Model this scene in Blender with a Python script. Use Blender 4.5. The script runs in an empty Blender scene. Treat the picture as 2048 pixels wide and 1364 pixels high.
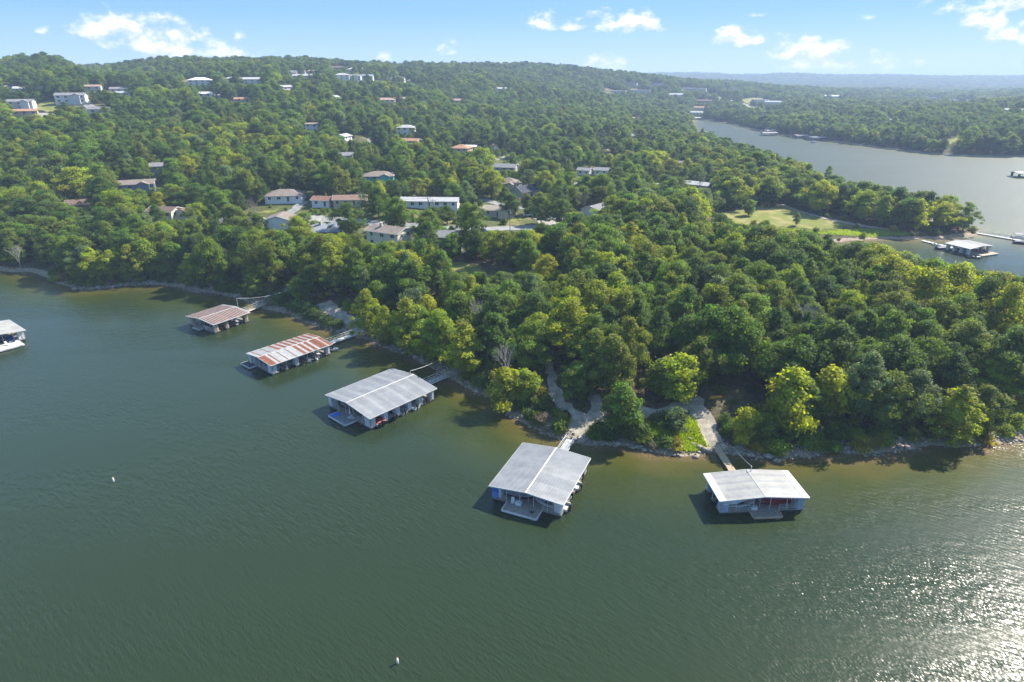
import bpy, math, random
import numpy as np
from mathutils import Vector, Matrix

# ------------------------------------------------------------------ camera, sky, sun
sc = bpy.context.scene
COL = sc.collection
R = math.radians
H = 65.0
FPX, HORIZ = 1280.0, 150.0
PITCH = math.atan((682 - HORIZ) / FPX)
CP, SP = math.cos(PITCH), math.sin(PITCH)

cd = bpy.data.cameras.new('camera')
cam = bpy.data.objects.new('camera', cd)
COL.objects.link(cam)
cam.location = (0, 0, H)
cam.rotation_euler = (math.pi / 2 - PITCH, 0, 0)
cd.sensor_width = 36.0
cd.lens = 36.0 * FPX / 2048.0
cd.clip_start = 1.0
cd.clip_end = 20000.0
sc.camera = cam

SUN_AZ, SUN_EL = R(55), R(42)          # azimuth clockwise from straight ahead
w = bpy.data.worlds.new('World')
sc.world = w
w.use_nodes = True
wn, wl = w.node_tree.nodes, w.node_tree.links
wn.clear()
w_out = wn.new('ShaderNodeOutputWorld')
w_bg = wn.new('ShaderNodeBackground')
w_bg.inputs['Strength'].default_value = 0.098
sky = wn.new('ShaderNodeTexSky')
sky.sky_type = 'NISHITA'
sky.sun_disc = False
sky.sun_elevation = SUN_EL
sky.sun_rotation = SUN_AZ
sky.air_density = 1.0
sky.dust_density = 0.2
sky.ozone_density = 1.6
wl.new(w_bg.outputs[0], w_out.inputs[0])

sl = bpy.data.lights.new('sun', 'SUN')
sl.energy = 5.0
sl.angle = R(0.5)
sl.color = (1.0, 0.93, 0.80)
so = bpy.data.objects.new('sun', sl)
COL.objects.link(so)
so.location = (300, 300, 300)
sd_ = Vector((math.sin(SUN_AZ) * math.cos(SUN_EL), math.cos(SUN_AZ) * math.cos(SUN_EL), math.sin(SUN_EL)))
so.rotation_euler = sd_.to_track_quat('Z', 'Y').to_euler()

sc.view_settings.view_transform = 'Standard'
sc.view_settings.look = 'None'
sc.view_settings.gamma = 1.0
sc.view_settings.use_curve_mapping = False
sc.view_settings.exposure = 1.34
sc.render.engine = 'CYCLES'
sc.cycles.max_bounces = 6
sc.cycles.diffuse_bounces = 3
sc.cycles.glossy_bounces = 2
sc.cycles.transmission_bounces = 4
sc.cycles.transparent_max_bounces = 6
sc.cycles.volume_bounces = 0
sc.cycles.sample_clamp_indirect = 6.0
sc.cycles.use_denoising = True
sc.cycles.caustics_reflective = False
sc.cycles.caustics_refractive = False

rng = np.random.default_rng(7)
random.seed(7)

# clouds: part of the world, at their place in the sky
def az_el(u, v):
    x, y = (u - 1024) / FPX, -(v - 682) / FPX
    d = Vector((x, CP + y * SP, -SP + y * CP)).normalized()
    return math.atan2(d.x, d.y), math.asin(d.z)

def wmath(op, a, b=None, c=None):
    n = wn.new('ShaderNodeMath'); n.operation = op
    for i, s in enumerate((a, b, c)):
        if s is None: continue
        if isinstance(s, (int, float)): n.inputs[i].default_value = s
        else: wl.new(s, n.inputs[i])
    return n.outputs[0]

tc = wn.new('ShaderNodeTexCoord')
sep = wn.new('ShaderNodeSeparateXYZ')
wl.new(tc.outputs['Generated'], sep.inputs[0])
w_az = wmath('ARCTAN2', sep.outputs[0], sep.outputs[1])
w_el = wmath('ARCSINE', sep.outputs[2])
cmb = wn.new('ShaderNodeCombineXYZ')
wl.new(w_az, cmb.inputs[0]); wl.new(w_el, cmb.inputs[1])
def wnoise(scale, detail, rough=0.6, seed=0.0, up=0.0):
    m = wn.new('ShaderNodeMapping'); m.inputs['Location'].default_value = (seed, seed * 0.7 + up, seed)
    m.inputs['Scale'].default_value = (1, 1.5, 1)
    n = wn.new('ShaderNodeTexNoise'); n.inputs['Scale'].default_value = scale
    n.inputs['Detail'].default_value = detail; n.inputs['Roughness'].default_value = rough
    wl.new(cmb.outputs[0], m.inputs[0]); wl.new(m.outputs[0], n.inputs['Vector'])
    return n.outputs['Fac']
puff = wnoise(38.0, 8.0, 0.6, 3.1)
puff2 = wnoise(13.0, 5.0, 0.55, 9.4)
# (pixel centre, half width, half height) of each cumulus, turned into azimuth and elevation
CLOUDS = [(215, 62, 62, 38, 1), (285, 78, 75, 40, 1), (345, 92, 80, 40, 1), (420, 96, 75, 28, .8), (480, 110, 60, 18, .7),
          (82, 60, 22, 14, .5), (140, 76, 20, 9, .4), (895, 100, 26, 18, .55), (766, 117, 14, 12, .7),
          (1095, 46, 28, 22, .8), (1155, 52, 34, 14, .75), (1235, 50, 60, 26, .9), (1300, 56, 34, 18, .8),
          (1470, 78, 36, 22, .9), (1515, 84, 36, 12, .7), (1620, 77, 30, 11, .8),
          (1570, 106, 40, 30, .95), (1620, 120, 60, 34, .9), (1690, 134, 46, 18, .7), (1765, 128, 48, 28, .9), (1820, 128, 30, 12, .5),
          (1203, 130, 38, 17, .9), (1255, 142, 30, 9, .7), (1900, 18, 60, 24, .6), (1975, 45, 55, 30, .65), (2030, 75, 50, 26, .7), (2030, 10, 90, 34, .5),
          (1520, 30, 30, 12, .28), (1730, 34, 36, 12, .25), (1035, 32, 30, 10, .3)]
mask = None
for (u, v, hw, hh, op) in CLOUDS:
    a, e = az_el(u, v)
    a2, _ = az_el(u + hw, v); _, e2 = az_el(u, v - hh)
    da = wmath('DIVIDE', wmath('SUBTRACT', w_az, a), abs(a2 - a))
    de = wmath('DIVIDE', wmath('SUBTRACT', w_el, e), abs(e2 - e))
    de = wmath('MULTIPLY', de, wmath('ADD', wmath('MULTIPLY', wmath('LESS_THAN', de, 0.0), 0.9), 1.0))
    r2 = wmath('ADD', wmath('MULTIPLY', da, da), wmath('MULTIPLY', de, de))
    g = wmath('MULTIPLY', wmath('EXPONENT', wmath('MULTIPLY', r2, -0.62)), min(1.05, op * 1.2))
    mask = g if mask is None else wmath('MAXIMUM', mask, g)
# scattered small clouds everywhere else, higher than the picture reaches
far = wn.new('ShaderNodeMapRange'); far.inputs['From Min'].default_value = 0.62; far.inputs['From Max'].default_value = 0.80
wl.new(puff2, far.inputs[0])
high = wn.new('ShaderNodeMapRange'); high.inputs['From Min'].default_value = 0.12; high.inputs['From Max'].default_value = 0.2
wl.new(w_el, high.inputs[0])
mask = wmath('MAXIMUM', mask, wmath('MULTIPLY', far.outputs[0], high.outputs[0]))
dens = wmath('ADD', mask, wmath('MULTIPLY', wmath('SUBTRACT', puff, 0.5), 2.9))
dens = wmath('ADD', dens, wmath('MULTIPLY', wmath('SUBTRACT', puff2, 0.5), 1.3))
dens = wmath('MULTIPLY', dens, wmath('MINIMUM', wmath('MULTIPLY', mask, 3.0), 1.0))
cr = wn.new('ShaderNodeMapRange'); cr.interpolation_type = 'SMOOTHSTEP'
cr.inputs['From Min'].default_value = 0.28; cr.inputs['From Max'].default_value = 1.2
wl.new(dens, cr.inputs[0])
ccol = wn.new('ShaderNodeMix'); ccol.data_type = 'RGBA'
ccol.inputs['A'].default_value = (3.7, 4.0, 4.6, 1); ccol.inputs['B'].default_value = (5.7, 5.5, 5.35, 1)
puff_up = wnoise(38.0, 4.0, 0.55, 3.1, 0.016)        # thicker cloud overhead shades what lies beneath it
lit = wn.new('ShaderNodeMapRange'); lit.inputs['From Min'].default_value = -0.13; lit.inputs['From Max'].default_value = 0.07
wl.new(wmath('SUBTRACT', puff, puff_up), lit.inputs[0])
wl.new(lit.outputs[0], ccol.inputs['Factor'])
smix = wn.new('ShaderNodeMix'); smix.data_type = 'RGBA'
wl.new(wmath('MULTIPLY', cr.outputs[0], 0.92), smix.inputs['Factor'])
grad = wn.new('ShaderNodeValToRGB')          # clear summer air: paler towards the horizon, the same all round
for pos, colr in ((0.0, (2.0, 3.1, 5.0, 1)), (0.08, (0.98, 2.2, 4.8, 1)), (0.35, (1.3, 2.6, 4.5, 1))):
    e_ = grad.color_ramp.elements.new(pos) if pos not in (0.0,) else grad.color_ramp.elements[0]
    e_.position = pos; e_.color = colr
last = grad.color_ramp.elements[-1]; last.position = 1.0; last.color = (1.0, 1.95, 3.5, 1)
wl.new(w_el, grad.inputs[0])
sbase = wn.new('ShaderNodeMix'); sbase.data_type = 'RGBA'; sbase.inputs['Factor'].default_value = 0.9
wl.new(sky.outputs[0], sbase.inputs['A']); wl.new(grad.outputs[0], sbase.inputs['B'])
wl.new(sbase.outputs['Result'], smix.inputs['A'])
wl.new(ccol.outputs['Result'], smix.inputs['B'])
wl.new(smix.outputs['Result'], w_bg.inputs['Color'])

# ------------------------------------------------------------------ helpers
def P(u, v, z=0.0):
    """the point at height z that the drone saw at pixel (u, v) of the photograph"""
    x, y = (u - 1024) / FPX, -(v - 682) / FPX
    d = (x, CP + y * SP, -SP + y * CP)
    t = (z - H) / d[2]
    return (d[0] * t, d[1] * t)

def at(u, D, z):
    return ((u - 1024) / FPX * (D * CP + (H - z) * SP), D)

def link(o):
    COL.objects.link(o); return o

def tag(o, label=None, cat=None, group=None, kind=None):
    if label: o['label'] = label
    if cat: o['category'] = cat
    if group: o['group'] = group
    if kind: o['kind'] = kind
    return o

def empty(name, loc, rz=0.0, s=1.0):
    o = bpy.data.objects.new(name, None)
    o.location = loc; o.rotation_euler = (0, 0, rz); o.scale = (s, s, s)
    o.empty_display_size = 0.5
    return link(o)

def mobj(name, me, m=None, parent=None):
    o = bpy.data.objects.new(name, me)
    if m is not None and not me.materials: me.materials.append(m)
    if parent is not None: o.parent = parent
    return link(o)

class MB:
    """collects vertices and faces of one part"""
    def __init__(s): s.v, s.f = [], []
    def add(s, vs, fs):
        b = len(s.v); s.v += [tuple(x) for x in vs]; s.f += [tuple(i + b for i in f) for f in fs]; return s
    def box(s, x0, x1, y0, y1, z0, z1):
        return s.add([(x0,y0,z0),(x1,y0,z0),(x1,y1,z0),(x0,y1,z0),(x0,y0,z1),(x1,y0,z1),(x1,y1,z1),(x0,y1,z1)],
                     [(0,3,2,1),(4,5,6,7),(0,1,5,4),(1,2,6,5),(2,3,7,6),(3,0,4,7)])
    def prism(s, prof, axis, a0, a1):
        """profile of (p, q) extruded along axis x or y"""
        n = len(prof)
        if axis == 'x': vs = [(a0, p, q) for p, q in prof] + [(a1, p, q) for p, q in prof]
        else: vs = [(p, a0, q) for p, q in prof] + [(p, a1, q) for p, q in prof]
        return s.add(vs, [tuple(range(n))[::-1], tuple(range(n, 2 * n))] + [(i, (i + 1) % n, (i + 1) % n + n, i + n) for i in range(n)])
    def bar(s, a, b, r, n=6, r2=None):
        a, b = Vector(a), Vector(b); d = b - a
        if d.length < 1e-6: return s
        q = d.to_track_quat('Z', 'Y'); r2 = r if r2 is None else r2
        vs = [a + q @ Vector((math.cos(2*math.pi*i/n)*r, math.sin(2*math.pi*i/n)*r, 0)) for i in range(n)]
        vs += [b + q @ Vector((math.cos(2*math.pi*i/n)*r2, math.sin(2*math.pi*i/n)*r2, 0)) for i in range(n)]
        return s.add(vs, [tuple(range(n))[::-1], tuple(range(n, 2*n))] + [(i, (i+1) % n, (i+1) % n + n, i + n) for i in range(n)])
    def mesh(s, name, m=None, smooth=False):
        me = bpy.data.meshes.new(name); me.from_pydata(s.v, [], s.f); me.update()
        if smooth: me.shade_smooth()
        if m is not None: me.materials.append(m)
        return me
    def build(s, name, m, parent=None, smooth=False):
        return mobj(name, s.mesh(name, m, smooth), None, parent)

def np_mesh(name, v, f, m=None, smooth=False):
    """mesh from numpy arrays of equal sized faces"""
    me = bpy.data.meshes.new(name)
    n, k = f.shape
    me.vertices.add(len(v)); me.vertices.foreach_set('co', np.ascontiguousarray(v, np.float32).ravel())
    me.loops.add(n * k); me.loops.foreach_set('vertex_index', np.ascontiguousarray(f, np.int32).ravel())
    me.polygons.add(n)
    me.polygons.foreach_set('loop_start', np.arange(0, n * k, k, dtype=np.int32))
    me.polygons.foreach_set('loop_total', np.full(n, k, np.int32))
    me.update(calc_edges=True)
    if smooth: me.shade_smooth()
    if m is not None: me.materials.append(m)
    return me

def fattr(me, name, vals):
    a = me.attributes.new(name, 'FLOAT', 'POINT'); a.data.foreach_set('value', np.ascontiguousarray(vals, np.float32))

# ------------------------------------------------------------------ materials
class NT:
    def __init__(s, name):
        s.m = bpy.data.materials.new(name); s.m.use_nodes = True
        s.n, s.l = s.m.node_tree.nodes, s.m.node_tree.links
        s.n.clear(); s.out = s.n.new('ShaderNodeOutputMaterial')
    def node(s, t, **kw):
        n = s.n.new(t)
        for k, v in kw.items():
            if hasattr(n, k): setattr(n, k, v)
        return n
    def put(s, sock, val):
        if isinstance(val, (int, float, tuple, list)): sock.default_value = val
        elif val is not None: s.l.new(val, sock)
    def math(s, op, a, b=None, c=None, clamp=False):
        n = s.n.new('ShaderNodeMath'); n.operation = op; n.use_clamp = clamp
        for i, x in enumerate((a, b, c)):
            if x is not None: s.put(n.inputs[i], x)
        return n.outputs[0]
    def noise(s, scale, detail=4, rough=0.55, vec=None, stretch=None, rot=0.0):
        n = s.n.new('ShaderNodeTexNoise'); n.inputs['Scale'].default_value = scale
        n.inputs['Detail'].default_value = detail; n.inputs['Roughness'].default_value = rough
        if vec is None:
            g = s.n.new('ShaderNodeNewGeometry'); vec = g.outputs['Position']
        if stretch:
            m = s.n.new('ShaderNodeMapping'); m.inputs['Rotation'].default_value = (0, 0, rot)
            s.l.new(vec, m.inputs[0])
            m2 = s.n.new('ShaderNodeMapping'); m2.inputs['Scale'].default_value = stretch
            s.l.new(m.outputs[0], m2.inputs[0]); vec = m2.outputs[0]
        s.l.new(vec, n.inputs['Vector'])
        return n.outputs['Fac']
    def ramp(s, x, a, b, smooth=True):
        n = s.n.new('ShaderNodeMapRange'); n.interpolation_type = 'SMOOTHSTEP' if smooth else 'LINEAR'
        n.inputs['From Min'].default_value = a; n.inputs['From Max'].default_value = b
        s.put(n.inputs[0], x); return n.outputs[0]
    def mix(s, f, a, b):
        n = s.n.new('ShaderNodeMix'); n.data_type = 'RGBA'
        s.put(n.inputs['Factor'], f)
        s.put(n.inputs['A'], (*a, 1) if isinstance(a, tuple) and len(a) == 3 else a)
        s.put(n.inputs['B'], (*b, 1) if isinstance(b, tuple) and len(b) == 3 else b)
        return n.outputs['Result']
    def attr(s, name, typ='GEOMETRY'):
        n = s.n.new('ShaderNodeAttribute'); n.attribute_name = name; n.attribute_type = typ; return n
    def bump(s, h, strength=0.3, dist=0.1):
        n = s.n.new('ShaderNodeBump'); n.inputs['Strength'].default_value = strength; n.inputs['Distance'].default_value = dist
        s.l.new(h, n.inputs['Height']); return n.outputs[0]
    def bsdf(s, color, rough=0.7, spec=0.4, metal=0.0, normal=None, **kw):
        b = s.n.new('ShaderNodeBsdfPrincipled')
        s.put(b.inputs['Base Color'], (*color, 1) if isinstance(color, tuple) and len(color) == 3 else color)
        s.put(b.inputs['Roughness'], rough); b.inputs['Specular IOR Level'].default_value = spec
        b.inputs['Metallic'].default_value = metal
        for k, v in kw.items(): s.put(b.inputs[k], v)
        if normal is not None: s.l.new(normal, b.inputs['Normal'])
        return b
    def done(s, shader):
        s.l.new(shader.outputs[0] if hasattr(shader, 'outputs') else shader, s.out.inputs[0]); return s.m

_MC = {}
def paint(color, rough=0.6, var=0.16, scale=1.2, spec=0.4, metal=0.0):
    """weathered plain surface: a base colour with uneven wear"""
    key = (color, rough, var, scale, spec, metal)
    if key in _MC: return _MC[key]
    t = NT('weathered_surface')
    n = t.noise(scale, 5, 0.6); n2 = t.noise(scale * 9, 3, 0.6)
    f = t.math('ADD', t.math('MULTIPLY', n, 0.7), t.math('MULTIPLY', n2, 0.3))
    lo = tuple(c * (1 - var * 2) for c in color); hi = tuple(min(1, c * (1 + var)) for c in color)
    oi = t.node('ShaderNodeObjectInfo')
    c = t.mix(t.ramp(f, 0.3, 0.7), lo, hi)
    br = t.n.new('ShaderNodeHueSaturation'); t.l.new(c, br.inputs['Color'])
    t.l.new(t.math('ADD', t.math('MULTIPLY', oi.outputs['Random'], var), 1 - var / 2), br.inputs['Value'])
    _MC[key] = t.done(t.bsdf(br.outputs[0], rough, spec, metal, t.bump(n2, 0.15, 0.02)))
    return _MC[key]

def leaf_mat():
    t = NT('leaves')
    tint = t.attr('tint', 'INSTANCER').outputs['Color']
    lv = t.attr('leafvar').outputs['Fac']
    hs = t.n.new('ShaderNodeHueSaturation'); t.l.new(tint, hs.inputs['Color'])
    t.l.new(t.math('ADD', t.math('MULTIPLY', lv, 0.035), 0.4825), hs.inputs['Hue'])
    t.l.new(t.math('ADD', t.math('MULTIPLY', lv, 0.75), 0.62), hs.inputs['Value'])
    col = hs.outputs[0]
    d = t.bsdf(col, 0.6, 0.18)
    tr = t.n.new('ShaderNodeBsdfTranslucent')
    c2 = t.n.new('ShaderNodeHueSaturation'); c2.inputs['Hue'].default_value = 0.487; c2.inputs['Saturation'].default_value = 1.1; c2.inputs['Value'].default_value = 1.5
    t.l.new(col, c2.inputs['Color']); t.l.new(c2.outputs[0], tr.inputs['Color'])
    mx = t.n.new('ShaderNodeMixShader'); mx.inputs[0].default_value = 0.5
    t.l.new(d.outputs[0], mx.inputs[1]); t.l.new(tr.outputs[0], mx.inputs[2])
    return t.done(mx)
M_LEAF = leaf_mat()
M_BARK = paint((0.13, 0.105, 0.08), 0.9, 0.25, 3.0, 0.2)
M_DEAD = paint((0.36, 0.33, 0.30), 0.9, 0.2, 3.0, 0.2)

def ground_mat():
    t = NT('ground')
    g = t.attr('grass').outputs['Fac']; sh = t.attr('shore').outputs['Fac']
    n1 = t.noise(0.09, 6, 0.62); n2 = t.noise(1.1, 5, 0.65); n3 = t.noise(9.0, 3, 0.7)
    litter = t.mix(t.ramp(n2, 0.3, 0.7), (0.045, 0.036, 0.022), (0.11, 0.088, 0.055))
    green = t.mix(t.ramp(n2, 0.3, 0.7), (0.045, 0.062, 0.018), (0.10, 0.11, 0.034))
    dry = t.mix(t.ramp(n2, 0.35, 0.65), (0.13, 0.12, 0.05), (0.20, 0.175, 0.085))
    grass = t.mix(t.ramp(n1, 0.5, 0.68), green, dry)
    f = t.ramp(t.math('ADD', g, t.math('MULTIPLY', t.math('SUBTRACT', n1, 0.5), 0.9)), 0.3, 0.62)
    c = t.mix(f, litter, grass)
    stone = t.mix(t.ramp(n3, 0.35, 0.68), (0.20, 0.165, 0.125), (0.50, 0.44, 0.35))
    soil = t.mix(t.ramp(n2, 0.4, 0.6), (0.25, 0.175, 0.11), stone)
    fs = t.ramp(t.math('ADD', sh, t.math('MULTIPLY', t.math('SUBTRACT', n2, 0.5), 0.8)), 0.35, 0.6)
    c = t.mix(fs, c, soil)
    hgt = t.math('ADD', t.math('MULTIPLY', n3, 0.5), n2)
    return t.done(t.bsdf(c, 0.95, 0.1, 0, t.bump(hgt, 0.6, 0.25)))

def gravel_mat(a, b, name='gravel'):
    t = NT(name)
    n2 = t.noise(0.6, 5, 0.6); n3 = t.noise(7.0, 4, 0.75)
    f = t.math('ADD', t.math('MULTIPLY', n2, 0.5), t.math('MULTIPLY', n3, 0.5))
    return t.done(t.bsdf(t.mix(t.ramp(f, 0.35, 0.65), a, b), 0.95, 0.15, 0, t.bump(n3, 0.6, 0.08)))

def grass_mat(a, b, dry, name):
    t = NT(name)
    n1 = t.noise(0.12, 5, 0.6); n2 = t.noise(2.2, 5, 0.7)
    c = t.mix(t.ramp(n2, 0.3, 0.7), a, b)
    c = t.mix(t.math('MULTIPLY', t.ramp(n1, 0.42, 0.7), 0.8), c, dry)
    return t.done(t.bsdf(c, 0.95, 0.1, 0, t.bump(n2, 0.8, 0.15)))

def water_mat():
    t = NT('lake_water')
    sd = t.attr('shore').outputs['Fac']            # metres from the waterline: how deep the lake bed lies
    n = t.noise(0.11, 4, 0.6)
    d = t.math('ADD', sd, t.math('MULTIPLY', t.math('SUBTRACT', n, 0.5), 7.0))
    bed = t.noise(1.6, 5, 0.7)
    bedc = t.mix(t.ramp(bed, 0.35, 0.65), (0.085, 0.055, 0.026), (0.15, 0.105, 0.055))
    shallow = t.mix(t.ramp(d, 0.3, 4.0), bedc, (0.060, 0.056, 0.011))
    mid = t.mix(t.ramp(d, 3.0, 10.0), shallow, (0.031, 0.041, 0.008))
    deep = t.mix(t.ramp(d, 7.0, 24.0), mid, (0.0165, 0.0285, 0.0115))
    rot = R(40)
    big = t.noise(0.03, 4, 0.6, None, (0.3, 1.4, 1), rot - 0.75)
    w1 = t.noise(1.5, 1.5, 0.5, None, (0.34, 1.3, 1), rot)
    w2 = t.noise(3.4, 1.0, 0.5, None, (0.5, 1.2, 1), rot + 0.3)
    w3 = t.noise(0.5, 1.0, 0.5, None, (0.7, 1.1, 1), rot - 0.3)
    hgt = t.math('ADD', t.math('MULTIPLY', w1, 0.50), t.math('ADD', t.math('MULTIPLY', w2, 0.26), t.math('MULTIPLY', w3, 0.35)))
    calm = t.ramp(big, 0.36, 0.60)
    amp = t.math('ADD', t.math('MULTIPLY', calm, 0.9), 0.18)
    bn = t.n.new('ShaderNodeBump'); bn.inputs['Distance'].default_value = 0.32
    t.l.new(amp, bn.inputs['Strength']); t.l.new(hgt, bn.inputs['Height'])
    gp = t.n.new('ShaderNodeNewGeometry'); sx = t.n.new('ShaderNodeSeparateXYZ'); t.l.new(gp.outputs['Position'], sx.inputs[0])
    open_ = t.math('MULTIPLY', t.ramp(sx.outputs[1], 225, 300), t.ramp(sx.outputs[0], 60, 140))     # the wind roughens the open channel, the near cove is sheltered
    b = t.bsdf(deep, t.math('ADD', t.math('MULTIPLY', open_, 0.26), 0.22), 0.5, 0, bn.outputs[0], IOR=1.33)
    return t.done(b)

M_GROUND = ground_mat()
M_WATER = water_mat()
M_GRAVEL = gravel_mat((0.17, 0.148, 0.12), (0.41, 0.365, 0.30))
M_ASPHALT = gravel_mat((0.15, 0.15, 0.15), (0.27, 0.27, 0.265), 'asphalt')
M_CONCRETE = gravel_mat((0.22, 0.21, 0.195), (0.36, 0.345, 0.32), 'concrete')
M_LAWN = grass_mat((0.10, 0.125, 0.024), (0.19, 0.20, 0.05), (0.29, 0.24, 0.11), 'lawn')
M_TALL = grass_mat((0.11, 0.17, 0.02), (0.21, 0.27, 0.04), (0.22, 0.23, 0.06), 'rough_grass')
M_STONE = paint((0.33, 0.29, 0.24), 0.95, 0.3, 2.0, 0.2)

WHITE = (0.58, 0.58, 0.57)
M_WHITE = paint(WHITE, 0.55, 0.10, 1.5)
M_OFFW = paint((0.56, 0.57, 0.58), 0.6, 0.14, 1.5)
M_ROOFA = paint((0.245, 0.25, 0.262), 0.45, 0.11, 0.45, 0.5)
M_ROOFB = paint((0.295, 0.295, 0.30), 0.45, 0.11, 0.45, 0.5)
M_ROOFC = paint((0.33, 0.322, 0.305), 0.5, 0.10, 0.45, 0.5)
M_CLEARP = paint((0.50, 0.49, 0.475), 0.5, 0.05, 1.0)
M_RUST = paint((0.25, 0.095, 0.058), 0.8, 0.22, 1.6, 0.2)
M_RUST2 = paint((0.19, 0.085, 0.05), 0.8, 0.2, 1.6, 0.2)
M_GALV = paint((0.36, 0.355, 0.35), 0.5, 0.12, 1.2, 0.5)
M_DECK = paint((0.27, 0.235, 0.205), 0.85, 0.2, 2.0, 0.2)
M_DECKG = paint((0.19, 0.185, 0.19), 0.85, 0.16, 2.0, 0.2)
M_DECKD = paint((0.06, 0.065, 0.075), 0.85, 0.2, 2.0, 0.2)
M_TAN = paint((0.42, 0.31, 0.20), 0.8, 0.15, 2.0, 0.2)
M_FLOAT = paint((0.035, 0.037, 0.04), 0.7, 0.2, 1.0)
M_STEEL = paint((0.42, 0.43, 0.44), 0.5, 0.15, 2.0, 0.5, 0.3)
M_DARK = paint((0.02, 0.021, 0.023), 0.5, 0.1, 2.0)
M_BLUE = paint((0.02, 0.13, 0.55), 0.6, 0.1, 2.0)
M_PLASTIC_Y = paint((0.60, 0.30, 0.02), 0.5, 0.1, 2.0)
t_ = NT('window_glass'); M_GLASS = t_.done(t_.bsdf((0.025, 0.032, 0.04), 0.08, 0.6))
M_RUBBER = paint((0.02, 0.02, 0.02), 0.8, 0.1, 2.0)

# ------------------------------------------------------------------ lie of the land
LAND = [(-7000, 7500), (-7000, 480), (-1500, 420), (-800, 330), (-420, 258), (-300, 236), (-230, 230),
        (-184.8, 223.2), (-171.8, 220.0), (-162.3, 213.9), (-146.4, 202.6), (-137.2, 201.0), (-126.4, 205.3), (-116.9, 206.4),
        (-107.6, 201.0), (-97.7, 197.3), (-87.6, 192.2), (-76.8, 184.2), (-69.2, 179.7), (-61.5, 174.2), (-52.1, 166.2),
        (-44.0, 161.3), (-39.2, 157.8), (-31.5, 152.0), (-22.8, 144.8), (-15.9, 137.0), (-10.7, 130.4), (-4.8, 123.1), (0.6, 116.5),
        (5.6, 110.8), (10.2, 106.6), (14.8, 104.8), (21.4, 104.0), (28.5, 102.2), (37.6, 101.4), (44.0, 101.0), (53.2, 101.0),
        (62.8, 101.7), (73.0, 103.4), (83.0, 104.3), (91.6, 105.7), (98.5, 106.3), (125, 109), (160, 116), (200, 128), (230, 142),
        (225, 160), (190, 171), (157, 184), (138, 197), (120, 213), (110, 230), (114, 247), (130, 262), (153.7, 270.5),
        (183.7, 270.5), (203.7, 277.9), (210.5, 285.7), (206, 300), (196, 318), (182, 345), (177, 371), (187, 429),
        (203, 500), (211, 567), (205, 663), (222, 800), (252, 940), (292.8, 1081.8), (315.6, 1000.1), (311.7, 844.2), (324.4, 753.6),
        (344.8, 680.0), (359.6, 632.3), (372.8, 588.8), (397.4, 569.9), (439.5, 566.9), (600, 556), (900, 540), (2000, 500), (7000, 480), (7000, 7500)]
LP = np.array(LAND, float)

def shore_dist(x, y):
    """signed distance to the waterline, positive on land"""
    x = np.asarray(x, float); y = np.asarray(y, float); shp = x.shape
    px, py = x.ravel(), y.ravel()
    best = np.full(px.shape, 1e12); inside = np.zeros(px.shape, bool)
    n = len(LP)
    for i in range(n):
        ax, ay = LP[i]; bx, by = LP[(i + 1) % n]
        dx, dy = bx - ax, by - ay
        t = np.clip(((px - ax) * dx + (py - ay) * dy) / (dx * dx + dy * dy), 0, 1)
        qx, qy = px - ax - t * dx, py - ay - t * dy
        best = np.minimum(best, qx * qx + qy * qy)
        c = ((ay > py) != (by > py))
        if dy != 0:
            inside ^= c & (px < dx * (py - ay) / dy + ax)
    d = np.sqrt(best)
    # small bays and points along the bank
    d = np.where(inside, d, -d) + 0.7 * np.sin(px * 0.31 + 1.3 * np.sin(py * 0.23)) + 0.5 * np.sin(py * 0.71 + px * 0.55)
    return d.reshape(shp)

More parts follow.
